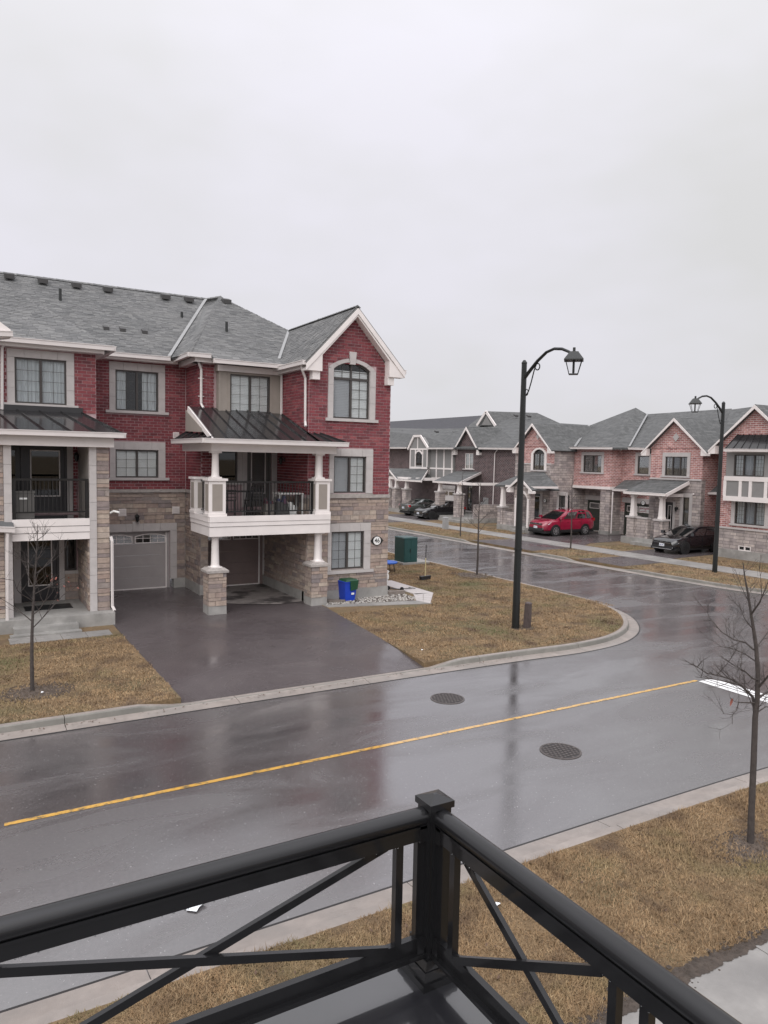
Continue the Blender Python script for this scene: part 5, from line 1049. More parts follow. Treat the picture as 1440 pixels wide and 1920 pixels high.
rpoly(h1, [(1078, 839, 38.1), (1147, 839.5, 38.1), (1192, 764.5, 45), (1105, 798, 43)]); rpoly(h1, [(1147, 839.5, 38.1), (1181, 839.5, 39.2), (1214, 777, 45.5), (1192, 764.5, 45)]); rpoly(h1, [(1028, 838, 38), (1079, 839, 38.3), (1106, 797, 45), (1051, 793.5, 46.5), (1020, 800, 44)])
mb = MB(); mb.bar(pxX(1180, 838, 39.1)+Vector((0, 0, .04)), pxX(1214, 777, 45.3)+Vector((0, 0, .04)), .12, .03).bar(pxX(1078, 838, 38.05)+Vector((0, 0, .04)), pxX(1105, 798, 42.8)+Vector((0, 0, .04)), .16, .03); mb.build('valley_flashing', 'valley_metal', h1)
gutter(h1, [tuple(pxX(1040, 840, 38)), tuple(pxX(1147, 841, 38))]); p = pxX(1166, 843, 39.3)
downspout(h1, [tuple(pxX(1166, 842, 39.2)), tuple(pxX(1159, 850, 39.45)), tuple(pxX(1157, 910, 39.5))]); downspout(h1, [tuple(pxX(1149, 922, 38.4)), tuple(pxX(1145.5, 1000, 38.4))])
# --- second pink unit: garage, deep porch, gable
h2 = thing('townhouse', 'pink brick house with pointed gable and white columned porch beside the black car', 'house', (38, 31, Z0), group=GRP)
X3 = 39.6; ya, yb = Yp(1147, X3), Yp(1215, X3)
w2 = (Yp(1194.6, X3), Yp(1216, X3), 4.36, 5.55)
fw_(h2, 'pink_brick', X3, ya, 27.0, 3.3, 6.1, [w2]); fwin(h2, X3, *w2, split=0, grid=None)
fw_(h2, 'pink_brick', X3, ya, yb-1.5, 1.75, 3.3, [(35.2, 33.0, .1, 2.38)]); fw_(h2, 'far_stone', X3, ya, yb-1.5, .2, 1.75, [(35.2, 33.0, .1, 2.38)]); far_garage(h2, X3, 35.1, 33.1)
rpoly(h2, [(1149, 917, 38.6), (1190, 920, 38.6), (1216, 900, 39.6), (1171, 900, 39.6)], name='lean_to_roof'); gutter(h2, [tuple(pxX(1149, 918.5, 38.55)), tuple(pxX(1190, 921, 38.55))])
X4 = 37.6; ya, yb = Yp(1219, X4), Yp(1316, X4)
w3 = (Yp(1246, X4), Yp(1287.5, X4), 4.35, 5.5)
fw_(h2, 'pink_brick', X4, ya, yb, 4.15, 6.0, [w3], .35); fw_(h2, 'far_stone', X4, ya, yb, .5, 4.15, [(Yp(1248, X4), Yp(1264, X4), .6, 2.75), (Yp(1283, X4), Yp(1295, X4), 1.1, 3.1)], .35); fwin(h2, X4, *w3, third=True); MB().fb(FX(X4), -ya, -yb, 0, .5, -.3, .02).build('foundation', 'concrete', h2)
fpiece('band', 'limestone', h2, FX(X4), -ya, -yb, 4.1, 4.2, 0, .06); door(h2, FX(X4), -Yp(1248, X4), -Yp(1264, X4), .6, 2.75, 'door_dark', wm='white_trim'); fpiece('door_jamb', 'limestone', h2, FX(X4), -Yp(1265, X4), -Yp(1269, X4), .6, 2.8, .0, .05); fwin(h2, X4, Yp(1283, X4), Yp(1295, X4), 1.1, 3.1, split=0, grid=None); wall_lamp(h2, FX(X4), -Yp(1273, X4), 2.4)
MB().box(X4+.35, X3+4, yb, yb+.3, .3, 6.0).build('side_wall', 'pink_brick', h2); MB().box(X4+.35, X3, ya-.3, ya, .3, 6.0).build('side_wall', 'pink_brick', h2)
fgable(h2, 'pink_brick', X4, Yp(1219, X4)+.25, Yp(1318, X4)-.1, 6.0, 7.78, 43.5); yc, zc = yz(1268, 820, X4); MB().fpoly(FX(X4), [(-yc-.22, zc), (-yc, zc-.26), (-yc+.22, zc), (-yc, zc+.26)], 0, .04).build('diamond', 'limestone', h2)
rpoly(h2, [(1181, 839.5, 39.2), (1352, 843, 39.2), (1372, 766, 46), (1214, 776.5, 46)]); vent(h2, pxX(1314, 811, 41.5)); gutter(h2, [tuple(pxX(1178, 841, 39.15)), tuple(pxX(1207, 842, 39.15))]); gutter(h2, [tuple(pxX(1318, 843, 39.1)), tuple(pxX(1348, 844, 39.1))])
MB().bar(pxX(1335, 838, 39.1)+Vector((0, 0, .05)), pxX(1350, 795, 43.4)+Vector((0, 0, .05)), .12, .03).build('valley_flashing', 'valley_metal', h2)
Xf = 36.0; a, b, c, d = shed(h2, (1171, 921), (1249, 926), (1292, 904), (1217, 898), Xf-.3, X4)
ye = Yp(1180, Xf); yw = Yp(1246, Xf)
MB().box(Xf-.2, X4, yw-.25, ye+.3, 0, .55).build('porch_slab', 'concrete', h2); MB().box(Xf-.6, Xf-.2, yw+.2, ye-.8, 0, .34).build('porch_step', 'concrete', h2)
y1_, y2_ = Yp(1188, Xf), Yp(1241.5, Xf); pier(h2, Xf+.12, y1_, .55, 1.75, 3.12, .27); pier(h2, Xf+.12, y2_, .55, 1.7, 3.12, .29)
MB().box(Xf+.0, Xf+.25, y2_+.9, y1_-.2, .55, 1.72).build('low_wall', 'far_stone', h2); MB().box(Xf-.04, Xf+.29, y2_+.9, y1_-.3, 1.72, 1.8).build('coping', 'limestone', h2)
MB().box(Xf, Xf+.3, y2_-.3, y1_+.3, 3.12, 3.3).box(Xf+.3, X4, y2_-.3, y2_-.05, 3.12, 3.3).build('beam', 'white_trim', h2); plate(h2, FX(X3-.02), -Yp(1209, X3), 2.45, '6', .14)
rpoly(h2, [(1301, 923, 38.3), (1350, 924, 38.3), (1352, 900, 39.6), (1321, 902, 39.6)], name='lean_to_roof'); gutter(h2, [tuple(pxX(1301, 924.5, 38.25)), tuple(pxX(1350, 925.5, 38.25))]); downspout(h2, [tuple(pxX(1344, 848, 39.3)), tuple(pxX(1338, 860, 39.5)), tuple(pxX(1336, 905, 39.5))]); downspout(h2, [tuple(pxX(1300, 926, 37.5)), tuple(pxX(1307, 935, 38.2)), tuple(pxX(1304, 992, 38.2))])
fw_(h2, 'far_stone', 39.5, 28.6, 24.9, .2, 3.4, [(28.0, 25.6, .1, 2.38)]); far_garage(h2, 39.5, 27.9, 25.7)
# --- right-hand house
h3 = thing('townhouse', 'pink brick and stone house with grey bay window at the right edge', 'house', (36, 22.5, Z0), group=GRP)
X5 = 35.5; ya, yb = Yp(1350, X5), 18.6
lw = (Yp(1381, X5), Yp(1438, X5), 2.0, 3.2); bw_ = (Yp(1391, X5), Yp(1415, X5), .62, .88)
fw_(h3, 'pink_brick', X5, ya, yb, 1.75, 6.1, [lw, (Yp(1374, X5), Yp(1432, X5), 4.5, 5.6)]); fw_(h3, 'far_stone', X5, ya, yb, .62, 1.75, [bw_]); fpiece('band', 'limestone', h3, FX(X5), -ya, -yb, 1.7, 1.8, 0, .06)
mbf = wallcells(MB(), FX(X5-.03), -ya, -yb, 0, .62, []); mbf.build('foundation', 'concrete', h3); MB().box(X5+.3, 46, ya-.3, ya, 0, 6.1).build('side_wall', 'pink_brick', h3)
fwin(h3, X5, *lw, third=True, inside='curtain', grid=(3, 5)); window(h3, FX(X5), -bw_[0], -bw_[1], bw_[2], bw_[3], left='dark', inside=None, grid=None, fm='white_trim', rec=.02)
XB = X5-.45; ba, bb2 = Yp(1360, XB), Yp(1445, XB)
mbb = wallcells(MB(), FX(XB), -ba, -bb2, 4.4, 5.95, [(-Yp(1374.5, XB), -Yp(1431.5, XB), 4.5, 5.6)] and [(-(Yp(1374.5, XB)), -(Yp(1431.5, XB)), 4.5, 5.6)], .3); mbb.fb(FX(XB), -ba, -bb2, 3.25, 4.4, -.4, 0); by = mbb.build('bay', 'panel_grey', h3)
window(h3, FX(XB), -Yp(1374.5, XB), -Yp(1431.5, XB), 4.5, 5.6, third=True, inside='curtain', grid=(3, 5), fm='frame', left='clear', rec=.03)
mb = MB()
for z0_, z1_ in ((3.2, 3.45), (4.25, 4.48), (5.72, 5.95)): mb.fb(FX(XB), -ba-.05, -bb2, z0_, z1_, -.42, .05)
for px in (1360, 1389, 1408, 1437): u = -Yp(px, XB); mb.fb(FX(XB), u-.08, u+.08, 3.45, 4.25, 0, .04)
mb.build('bay_trim', 'white_trim', by)
aa, bb_ = pxX(1359, 842, XB-.4), pxX(1450, 843, XB-.4); t1 = pxX(1450, 815, X5-.02); t0 = pxX(1384, 815, X5-.02); q_ = [aa, bb_, t1, t0]; metalroof(h3, [[tuple(v) for v in q_]], [([tuple(v) for v in q_], 6)]); gutter(h3, [tuple(aa-Vector((.05, 0, .06))), tuple(bb_-Vector((.05, 0, .06)))])
fgable(h3, 'pink_brick', X5, ya+.3, 20.9, 6.1, 8.1, 43)
rpoly(h3, [(1345, 842, 37.5), (1500, 842, 37), (1500, 762, 46), (1416, 762, 45), (1370, 768, 45)])
# --- dark brick unit
h4 = thing('townhouse', 'dark brown brick house with stone pillared porch left of the street lamp', 'house', (39, 50, Z0), group=GRP)
X6 = 39.4; ya, yb = Yp(853, X6), Yp(977, X6)
w6 = (Yp(871, X6), Yp(886, X6), 4.3, 5.65)
fw_(h4, 'dark_brick', X6, ya, yb, .5, 6.1, [w6, (Yp(877, X6), Yp(886, X6), .6, 2.8)]); fwin(h4, X6, *w6, surround=False, inside='curtain', fm='white_trim'); fwin(h4, X6, Yp(877, X6), Yp(886, X6), .6, 2.8, surround=False, split=0)
MB().fb(FX(X6), -ya, -yb, 0, .5, -.3, .02).build('foundation', 'concrete', h4)
fgable(h4, 'dark_brick', X6, Yp(853, X6)-.2, Yp(897, X6)-.1, 6.1, 7.95, 44, w=.2)
rpoly(h4, [(853, 840, 39), (976, 841, 39), (1035, 838, 40), (1051, 794, 46.5), (1007, 774, 48), (913, 771, 48), (880, 797, 45)]); gutter(h4, [tuple(pxX(898, 841, 39)), tuple(pxX(975, 842, 39))]); downspout(h4, [tuple(pxX(933, 842, 39.1)), tuple(pxX(928, 850, 39.3)), tuple(pxX(923, 972, 39.3))])
for px in ((943, 778), (967, 779), (991, 780), (915, 805)): vent(h4, pxX(*px, 46.5 if px[1] < 800 else 43), 1.1)
q = [pxX(895, 798, 44), pxX(912, 772, 44), pxX(930, 799, 44)]; MB().prism(q, [v+Vector((5, 0, 0)) for v in q]).build('dormer_gable', 'far_shingle', h4); mb = MB().bar(q[0]-Vector((.05, 0, 0)), q[1]-Vector((.05, 0, 0)), .1, .25).bar(q[1]-Vector((.05, 0, 0)), q[2]-Vector((.05, 0, 0)), .1, .25); mb.build('barge_board', 'white_trim', h4)
q2 = [pxX(903, 797, 43.97), pxX(912, 780, 43.97), pxX(922, 797, 43.97)]; MB().prism(q2, [v+Vector((.1, 0, 0)) for v in q2]).build('dormer_face', 'panel_grey', h4)
Xf = 34.9; a, b, c, d = shed(h4, (813, 900), (861, 906), (902, 886), (855, 882), Xf-.3, X6-.02)
y1_, y2_ = Yp(826, Xf), Yp(861.5, Xf)
MB().box(Xf-.3, X6, y2_-1.9, y1_+.35, 0, .5).build('porch_slab', 'concrete', h4); MB().box(Xf-.75, Xf-.3, y2_-1.2, y1_-.9, 0, .33).build('porch_step', 'concrete', h4)
pier(h4, Xf, y1_, .5, 2.35, 3.15, .3); pier(h4, Xf, y2_, .5, 2.3, 3.15, .3); MB().box(Xf-.15, Xf+.15, y2_-1.7, y1_+.3, 3.1, 3.3).box(Xf+.15, X6, y2_-1.85, y2_-1.6, 3.1, 3.3).build('beam', 'white_trim', h4); MB().box(Xf+.2, X6-.3, y2_-1.8, y2_-1.6, .5, 1.6).build('low_wall', 'far_stone', h4); downspout(h4, [tuple(pxX(899.5, 909, 37.5)), tuple(pxX(898.5, 966, 37.5))])
far_garage(h4, X6-.05, Yp(835, X6)+.5, Yp(852.5, X6), 'white_trim')
mb = MB(); y = Yp(910, 39.2); mb.box(39.1, 39.38, y-.28, y+.1, .9, 1.9).box(39.15, 39.38, y+.15, y+.5, .7, 1.5).tube([(39.2, y, .2), (39.2, y, .9)], .03, 6).tube([(39.2, y+.3, .2), (39.2, y+.3, .7)], .04, 6); mb.build('utility_meter', 'grey_plastic', h4)
# --- farthest unit with clipped beige gable
h5 = thing('townhouse', 'farthest dark brick house with clipped grey panelled gable and arched window', 'house', (39, 60, Z0), group=GRP)
X7 = 39.3; fw_(h5, 'dark_brick', X7+.3, 75, Yp(852, X7), .2, 6.2); yl, yr = Yp(768, X7-.3), Yp(801, X7-.3); aw = (Yp(779, X7-.3), Yp(791, X7-.3), 4.45, 5.8)
mb = wallcells(MB(), FX(X7-.3), -yl, -yr, 4.2, 6.2, [(-aw[0], -aw[1], aw[2], 5.85)], .4); zt = 7.2; k1, k2 = Yp(776, X7-.3), Yp(788, X7-.3); mb.fpoly(FX(X7-.3), [(-yl, 6.2), (-yr, 6.2), (-k2, zt), (-k1, zt)], -.4, 0); ga = mb.build('panel_gable', 'panel_grey', h5)
F7 = FX(X7-.3); mb = MB(); pts = [(-yl-.3, 6.0), (-k1, zt+.08), (-k2, zt+.08), (-yr+.3, 6.0)]
for p_, q_ in zip(pts, pts[1:]): mb.bar(F7(*p_, .1), F7(*q_, .1), .12, .22)
for u in (-yl+.06, -yr-.06, -aw[0]-.08, -aw[1]+.08): mb.fb(F7, u-.06, u+.06, 4.2, 6.1, 0, .05)
mb.fb(F7, -yl, -yr, 4.12, 4.32, 0, .06).fb(F7, -yl, -yr, 5.95, 6.1, .0, .045).fb(F7, -(k1+k2)/2-.05, -(k1+k2)/2+.05, 6.1, zt, 0, .04).build('gable_trim', 'white_trim', ga)
w = window(h5, F7, -aw[0], -aw[1], aw[2], 5.55, split=.5, left='dark', inside=None, grid=(1, 4)); ip = arcpts(-(aw[0]+aw[1])/2, (aw[0]-aw[1])/2, 5.55, .3, 6); MB().fpoly(F7, [(-aw[0], 5.54), (-aw[1], 5.54)]+list(reversed(ip)), -.1, .01).build('arch_pane', 'glass_dark', w)
mb = MB()
for p_, q_ in zip(ip, ip[1:]): mb.bar(F7(*p_, .05), F7(*q_, .05), .08, .14)
mb.build('arch_trim', 'white_trim', w)
yl2, yr2 = Yp(803, X7), Yp(849, X7); pn = fw_(h5, 'panel_grey', X7, yl2, yr2, 3.3, 6.1, name='panel_wall'); mb = MB()
for px in (804, 818, 832, 847): u = -Yp(px, X7); mb.fb(FX(X7), u-.07, u+.07, 3.3, 6.1, 0, .05)
mb.fb(FX(X7), -yl2, -yr2, 4.15, 4.3, 0, .045).fb(FX(X7), -yl2, -yr2, 3.25, 3.4, 0, .055).build('panel_trim', 'white_trim', pn)
rpoly(h5, [(640, 839, 38.8), (762, 839, 38.8), (777, 815, 40.5), (790, 815, 40.5), (801, 840, 38.8), (853, 840, 38.8), (876, 803, 44), (845, 805, 45), (800, 804, 45), (640, 800, 45)]); gutter(h5, [tuple(pxX(700, 840, 38.7)), tuple(pxX(761, 840, 38.7))]); gutter(h5, [tuple(pxX(802, 841, 38.7)), tuple(pxX(849, 841, 38.7))])
for px in ((757, 809), (818, 809), (852, 811)): vent(h5, pxX(*px, 43), 1.1)
Xf = 35.6; shed(h5, (742, 898), (790, 901), (803, 881), (760, 877), Xf-.3, X7-.02); y0_, y1_, y2_ = Yp(732, Xf), Yp(744, Xf), Yp(763, Xf)
MB().box(Xf-.3, X7, y2_-1, 72, 0, .5).build('porch_slab', 'concrete', h5)
for y_ in (y0_, y1_, y2_): pier(h5, Xf, y_, .5, 2.3, 3.2, .3)
MB().box(Xf-.15, Xf+.2, y2_-.4, 70, 3.15, 3.4).box(Xf+.2, X7, y2_-1.4, y2_-1.15, 3.15, 3.4).build('beam', 'white_trim', h5); fgable(h5, 'panel_grey', Xf, y0_+1.2, y1_-.3, 3.35, 4.1, X7, w=.14); fwin(h5, X7+.3, Yp(769, X7), Yp(778, X7), .9, 3.0, surround=False, split=0)
# --- long dark roof in the distance
h6 = thing('distant_house', 'long dark roof of a house block beyond the far row', 'house', (80, 95, Z0))
a, b = pxX(560, 782, 82), pxX(900, 789, 82); zt = pxX(812, 785, 82).z
MB().box(74.5, 89.5, b.y-2, a.y+30, .1, zt-4).build('wall', 'dark_brick', h6); MB().prism([(73.5, a.y+30, zt-4.2), (82, a.y+30, zt), (90.5, a.y+30, zt-4.2)], [(73.5, b.y-6, zt-4.2), (82, b.y-.5, zt), (90.5, b.y-6, zt-4.2)]).build('roof', 'far_roof_dark', h6)
# ------------------------------------------------------------------ parked cars (local +x is the front)
def interp(T, x):
    for (a, *p), (b, *q) in zip(T, T[1:]):
        if a <= x <= b: t = (x-a)/(b-a); t = t*t*(3-2*t)*.5+t*.5; return [u+(v-u)*t for u, v in zip(p, q)]
    return list(T[-1][1:]) if x > T[-1][0] else list(T[0][1:])
def car(spec, label, loc, rz, paint, cat='car', rimm='rim', emblem=None, plate_txt=None, rails=False):
    t = thing('parked_car', label, cat, loc, rz, 'cars parked on driveways'); L_, Wd, B_, G_ = spec['L'], spec['W'], spec['body'], spec['glass']; wr = spec['wr']; hw = Wd/2
    # lower body: x, half width factor, bottom, shoulder, top
    xs = np.linspace(-L_/2, L_/2, 34); mb = MB(); rings = []
    for x in xs:
        k, zb, zsx, zt = interp(B_, x); w = hw*k
        half = [(0, zb), (w*.82, zb), (w*.97, zb+.10), (w, zb+(zsx-zb)*.45), (w*.985, zsx-.08), (w*.94, zsx), (w*.8, zt-.015), (w*.4, zt), ]
        ring = [(x, y, z) for y, z in half]+[(x, 0, zt+.01)]+[(x, -y, z) for y, z in reversed(half[1:])]; rings.append(ring)
    m_ = len(rings[0]); mb.v = [p for r_ in rings for p in r_]
    for a in range(len(rings)-1):
        for b in range(m_): mb.f.append((a*m_+b, a*m_+(b+1) % m_, (a+1)*m_+(b+1) % m_, (a+1)*m_+b))
    mb.f += [tuple(range(m_)), tuple(range(len(mb.v)-1, len(mb.v)-1-m_, -1))]
    bd = mb.build('body', paint, t, True, local=True)
    # cabin: base outline to roof outline
    xb0, xb1, xr0, xr1, zroof, zb0, zb1 = G_; wb = hw*.93; wt = hw*.70
    zr = lambda u: zroof-.09*abs(2*u-1)**2.2
    def cab(u, v, s, off=0):       # u along, v up, s side
        x = (xb0+(xb1-xb0)*u)*(1-v)+(xr0+(xr1-xr0)*u)*v; zb = zb0+(zb1-zb0)*u; z = zb+(zr(u)-zb)*v; bulge = .05*math.sin(v*math.pi); endk = 1-.10*abs(2*u-1)**4
        return (x, s*((wb*(1-v)+wt*v+bulge)*endk+off), z)
    mb = MB(); nu, nv = 16, 6; prof = []
    for i in range(nu+1):
        u = i/nu; side = [cab(u, v/nv, 1) for v in range(nv+1)]; top = [(side[-1][0], side[-1][1]*(1-j/4), side[-1][2]+.035*math.sin(j/4*math.pi/2)) for j in range(1, 4)]
        ring = side+top+[(p[0], -p[1], p[2]) for p in reversed(side+top)]; prof.append(ring)
    m_ = len(prof[0]); mb.v = [p for r_ in prof for p in r_]
    for a in range(nu):
        for b in range(m_-1): mb.f.append((a*m_+b, a*m_+b+1, (a+1)*m_+b+1, (a+1)*m_+b))
    mb.f += [tuple(range(m_)), tuple(range(nu*m_+m_-1, nu*m_-1, -1))]; mb.build('cabin', paint, t, True, local=True)
    for s in (1, -1):
        for u0, u1, v1 in spec['side']:
            g = MB(); n = 6; P = []
            for v in (.10, .45, v1): P.append([cab(u0+(u1-u0)*i/n+(.0 if v < .4 else .0), v, s, .006+.002*(v > .4)) for i in range(n+1)])
            o = 0
            for a in range(2):
                for i in range(n): g.add([P[a][i], P[a][i+1], P[a+1][i+1], P[a+1][i]], [(0, 1, 2, 3)])
            g.build('side_window', 'car_glass', t, local=True)
    def endglass(u, du, nm):
        g = MB(); n = 8; e = .012*(1 if u else -1); rows = []
        for v in (.06, .5, .94):
            p = cab(u, v, 1); rows.append([(p[0]+e+(.05 if u else -.05)*(1-(2*j/n-1)**2), p[1]*.93*(1-2*j/n), p[2]+.0) for j in range(n+1)])
        for a in range(2):
            for j in range(n): g.add([rows[a][j], rows[a][j+1], rows[a+1][j+1], rows[a+1][j]], [(0, 1, 2, 3)])
        g.build(nm, 'car_glass', t, True, local=True)
    endglass(1, 0, 'windscreen'); endglass(0, 0, 'rear_window')
    xf, xr = spec['axles']
    for x in (xf, xr):
        for s in (1, -1):
            y = s*(hw-.10)
            MB().lathe([(wr+.06, -.12), (wr+.065, .105), (wr+.02, .108)], (x, y if s > 0 else y, wr+.01), 24, 'y').build('wheel_arch', 'black_plastic', t, local=True) if s > 0 else MB().lathe([(wr+.06, .12), (wr+.065, -.105), (wr+.02, -.108)], (x, y, wr+.01), 24, 'y').build('wheel_arch', 'black_plastic', t, local=True)
            w = MB().lathe([(wr*.7, -.1*s), (wr*.96, -.1*s), (wr, -.06*s), (wr, .08*s), (wr*.95, .118*s), (wr*.7, .122*s)], (x, y, wr), 28, 'y').build('wheel', 'tyre', t, True, local=True)
            mr_ = MB().lathe([(wr*.7, .118*s), (wr*.66, .126*s), (wr*.62, .1*s), (.03, .085*s)], (x, y, wr), 24, 'y'); rm = mr_.build('rim', 'rim_dark', w, True, local=True)
            g = MB()
            for k in range(7): a = k*2*math.pi/7; g.bar((x+.05*math.cos(a), y+.115*s, wr+.05*math.sin(a)), (x+wr*.68*math.cos(a), y+.12*s, wr+wr*.68*math.sin(a)), .055, .02, up=(0, 1, 0))
            g.lathe([(.07, .1*s), (.06, .13*s)], (x, y, wr), 12, 'y').lathe([(wr*.7, .112*s), (wr*.7, .127*s), (wr*.63, .127*s), (wr*.63, .112*s)], (x, y, wr), 24, 'y'); g.build('spokes', rimm, w, local=True)
    f = L_/2; zl = spec['lamp_z']
    def facex(y, z):      # body front at height
        return f-.10*(abs(y)/hw)**3*2.2
    for s in (1, -1):
        y0, y1 = s*(hw-.62), s*(hw-.06)
        q = [(facex(y0, 0)+.012, y0, zl), (facex(y1, 0)-.10, y1, zl+.03), (facex(y1, 0)-.36, y1*1.0, zl+.17), (facex(y0, 0)-.02, y0, zl+.11)]; MB().prism(q, [(p[0]-.08, p[1], p[2]) for p in q]).build('headlight', 'headlight', t, local=True)
        MB().lathe([(.075, 0), (.07, .02)], (facex(y0, 0)-.02, s*(hw-.3), spec['fog_z']), 12, 'x').build('fog_lamp', 'headlight', t, local=True)
        r_ = -L_/2; q = [(r_-.008, s*(hw-.42), spec['tail_z']), (r_+.05, s*(hw-.05), spec['tail_z']), (r_+.08, s*(hw-.05), spec['tail_z']+.2), (r_+.0, s*(hw-.42), spec['tail_z']+.17)]; MB().prism(q, [(p[0]+.15, p[1]*1.002, p[2]) for p in q]).build('tail_light', 'tail_red', t, local=True)
        mx_ = xb1-.30; zm = zb1+.06; mb = MB().taper(mx_, s*(hw+.09), zm, zm+.15, .08, .07, .10, .09); mb.bar((mx_, s*(hw-.1), zm+.02), (mx_, s*hw, zm+.04), .05); mb.build('mirror', paint, t, local=True)
        for x in spec['handles']: MB().box(x-.09, x+.09, s*(hw+.004)-.01, s*(hw+.004)+.014, zb0-.16, zb0-.135).build('door_handle', paint, t, local=True)
        for x in spec['seams']: MB().box(x-.005, x+.005, s*hw*.99-.012, s*hw*.99+.012, .34, zb0-.04).build('door_seam', 'black_plastic', t, local=True)
        if rails: MB().tube([cab(.12, 1, s)[0:2]+(zroof-.04,), (cab(.2, 1, s)[0], s*wt*.95, zroof+.05), (cab(.8, 1, s)[0], s*wt*.95, zroof+.045), cab(.88, 1, s)[0:2]+(zroof-.05,)], .018, 6).build('roof_rail', 'chrome', t, local=True)
    zc = spec['bumper']
    MB().prism([(f+.012, -hw*.72, zc), (f+.012, hw*.72, zc), (f-.0, hw*.75, zc+.2), (f-.0, -hw*.75, zc+.2)], [(f-.1, -hw*.72, zc), (f-.1, hw*.72, zc), (f-.1, hw*.75, zc+.2), (f-.1, -hw*.75, zc+.2)]).build('lower_grille', 'black_plastic', t, local=True)
    MB().box(f-.08, f+.012, -hw*.62, hw*.62, zl+.0, zl+.10).build('grille', 'black_plastic', t, local=True); MB().box(f-.05, f+.02, -hw*.62, hw*.62, zl+.005, zl+.018).build('chrome_strip', 'chrome', t, local=True); MB().box(f-.05, f+.018, -hw*.7, hw*.7, zc+.02, zc+.045).build('chrome_strip', 'chrome' if spec.get('lowchrome') else 'black_plastic', t, local=True)
    for x, s in ((f+.02, 1), (-L_/2-.03, -1)):
        z = spec['plate_z'] if s > 0 else spec['rplate_z']; pl = MB().box(x-.012, x+.012, -.16, .16, z, z+.15).build('number_plate', 'plate', t, local=True)
        g = MB()
        for k in range(7): y = -.115+k*.037; g.box(x+s*.0121-.001, x+s*.0121+.001, y-.011, y+.011, z+.045, z+.10) if k != 3 else None
        g.build('plate_characters', 'plate_ink', pl, local=True)
    if emblem:
        ez = zl+.055; ex = f+.024
        mb = MB().lathe([(.075, 0), (.075, .012), (.06, .012), (.06, 0)], (ex, 0, ez), 20, 'x')
        if emblem == 'vw':
            for p, q in (((-.035, .045), (-.012, .005)), ((-.012, .005), (0, .03)), ((0, .03), (.012, .005)), ((.012, .005), (.035, .045)), ((-.058, .01), (-.028, -.048)), ((-.028, -.048), (0, -.002)), ((0, -.002), (.028, -.048)), ((.028, -.048), (.058, .01))): mb.bar((ex+.008, p[0], ez+p[1]), (ex+.008, q[0], ez+q[1]), .011, .009)
        else:
            for k in range(14):
                a, b = k*2*math.pi/14, (k+1)*2*math.pi/14
                mb.bar((ex+.01, .05*math.cos(a), ez+.018+.02*math.sin(a)), (ex+.01, .05*math.cos(b), ez+.018+.02*math.sin(b)), .008, .008); mb.bar((ex+.01, .018*math.cos(a), ez-.005+.043*math.sin(a)), (ex+.01, .018*math.cos(b), ez-.005+.043*math.sin(b)), .008, .008)
        mb.build('emblem', 'chrome', t, local=True)
    MB().box(-L_/2+.12, L_/2-.12, -hw+.06, hw-.06, .2, .34).build('underbody', 'black_plastic', t, local=True)
    if cat == 'suv': MB().box(xr+wr+.1, xf-wr-.1, -hw-.008, hw+.008, .26, .42).build('sill_cladding', 'black_plastic', t, local=True)
    return t
SUV = dict(L=4.57, W=1.85, wr=.35, axles=(1.36, -1.30), body=[(-2.285, .80, .46, .95, 1.05), (-2.15, .93, .36, 1.02, 1.10), (-1.7, 1, .28, 1.06, 1.12), (0, 1, .26, 1.04, 1.08), (1.0, 1, .26, 1.02, 1.10), (1.5, .99, .27, .98, 1.08), (2.0, .93, .3, .90, 1.0), (2.2, .82, .34, .80, .90), (2.285, .70, .40, .70, .80)], glass=(-2.2, 1.25, -1.95, .2, 1.69, 1.06, 1.06), side=[(.07, .22, .86), (.25, .50, .9), (.53, .86, .82)], lamp_z=.74, fog_z=.5, tail_z=.95, bumper=.34, plate_z=.5, rplate_z=.82, handles=(-.75, .3), seams=(-.95, -.15, .98))
HAT = dict(L=4.26, W=1.80, wr=.325, axles=(1.32, -1.30), body=[(-2.13, .82, .42, .82, .92), (-2.0, .95, .32, .90, .98), (-1.5, 1, .24, .94, 1.0), (0, 1, .22, .92, .97), (1.0, 1, .22, .90, .97), (1.4, .99, .23, .86, .93), (1.85, .94, .25, .76, .84), (2.05, .84, .28, .66, .74), (2.13, .74, .34, .58, .66)], glass=(-2.0, 1.15, -1.6, .05, 1.45, .93, .93), side=[(.10, .22, .84), (.25, .52, .9), (.55, .87, .82)], lamp_z=.58, fog_z=.36, tail_z=.78, bumper=.24, plate_z=.40, rplate_z=.62, handles=(-.65, .35), seams=(-.85, -.1, .95), lowchrome=True)
SED = dict(L=4.65, W=1.82, wr=.325, axles=(1.4, -1.35), body=[(-2.325, .84, .42, .84, .96), (-2.15, .95, .32, .92, 1.04), (-1.5, 1, .24, .95, 1.03), (0, 1, .22, .92, .97), (1.0, 1, .22, .88, .94), (1.6, .98, .24, .80, .88), (2.1, .9, .27, .68, .76), (2.325, .74, .34, .56, .64)], glass=(-1.75, 1.2, -1.0, .15, 1.44, .99, .92), side=[(.14, .27, .8), (.3, .55, .9), (.58, .86, .82)], lamp_z=.58, fog_z=.36, tail_z=.76, bumper=.26, plate_z=.4, rplate_z=.6, handles=(-.7, .3), seams=(-.9, -.1, .95))
car(SUV, 'shiny red sport utility car parked on the driveway before a dark garage door', (35.65, 37.05, .16), math.pi, 'paint_red', 'suv', emblem='oval', rails=True)
car(HAT, 'black hatchback parked on the driveway behind the far street lamp', (35.75, 27.15, .16), math.pi, 'paint_black', rimm='rim_dark', emblem='vw')
car(SED, 'dark grey sedan seen from behind at the farthest driveway', (36.2, 54.5, .16), 0, 'paint_grey')
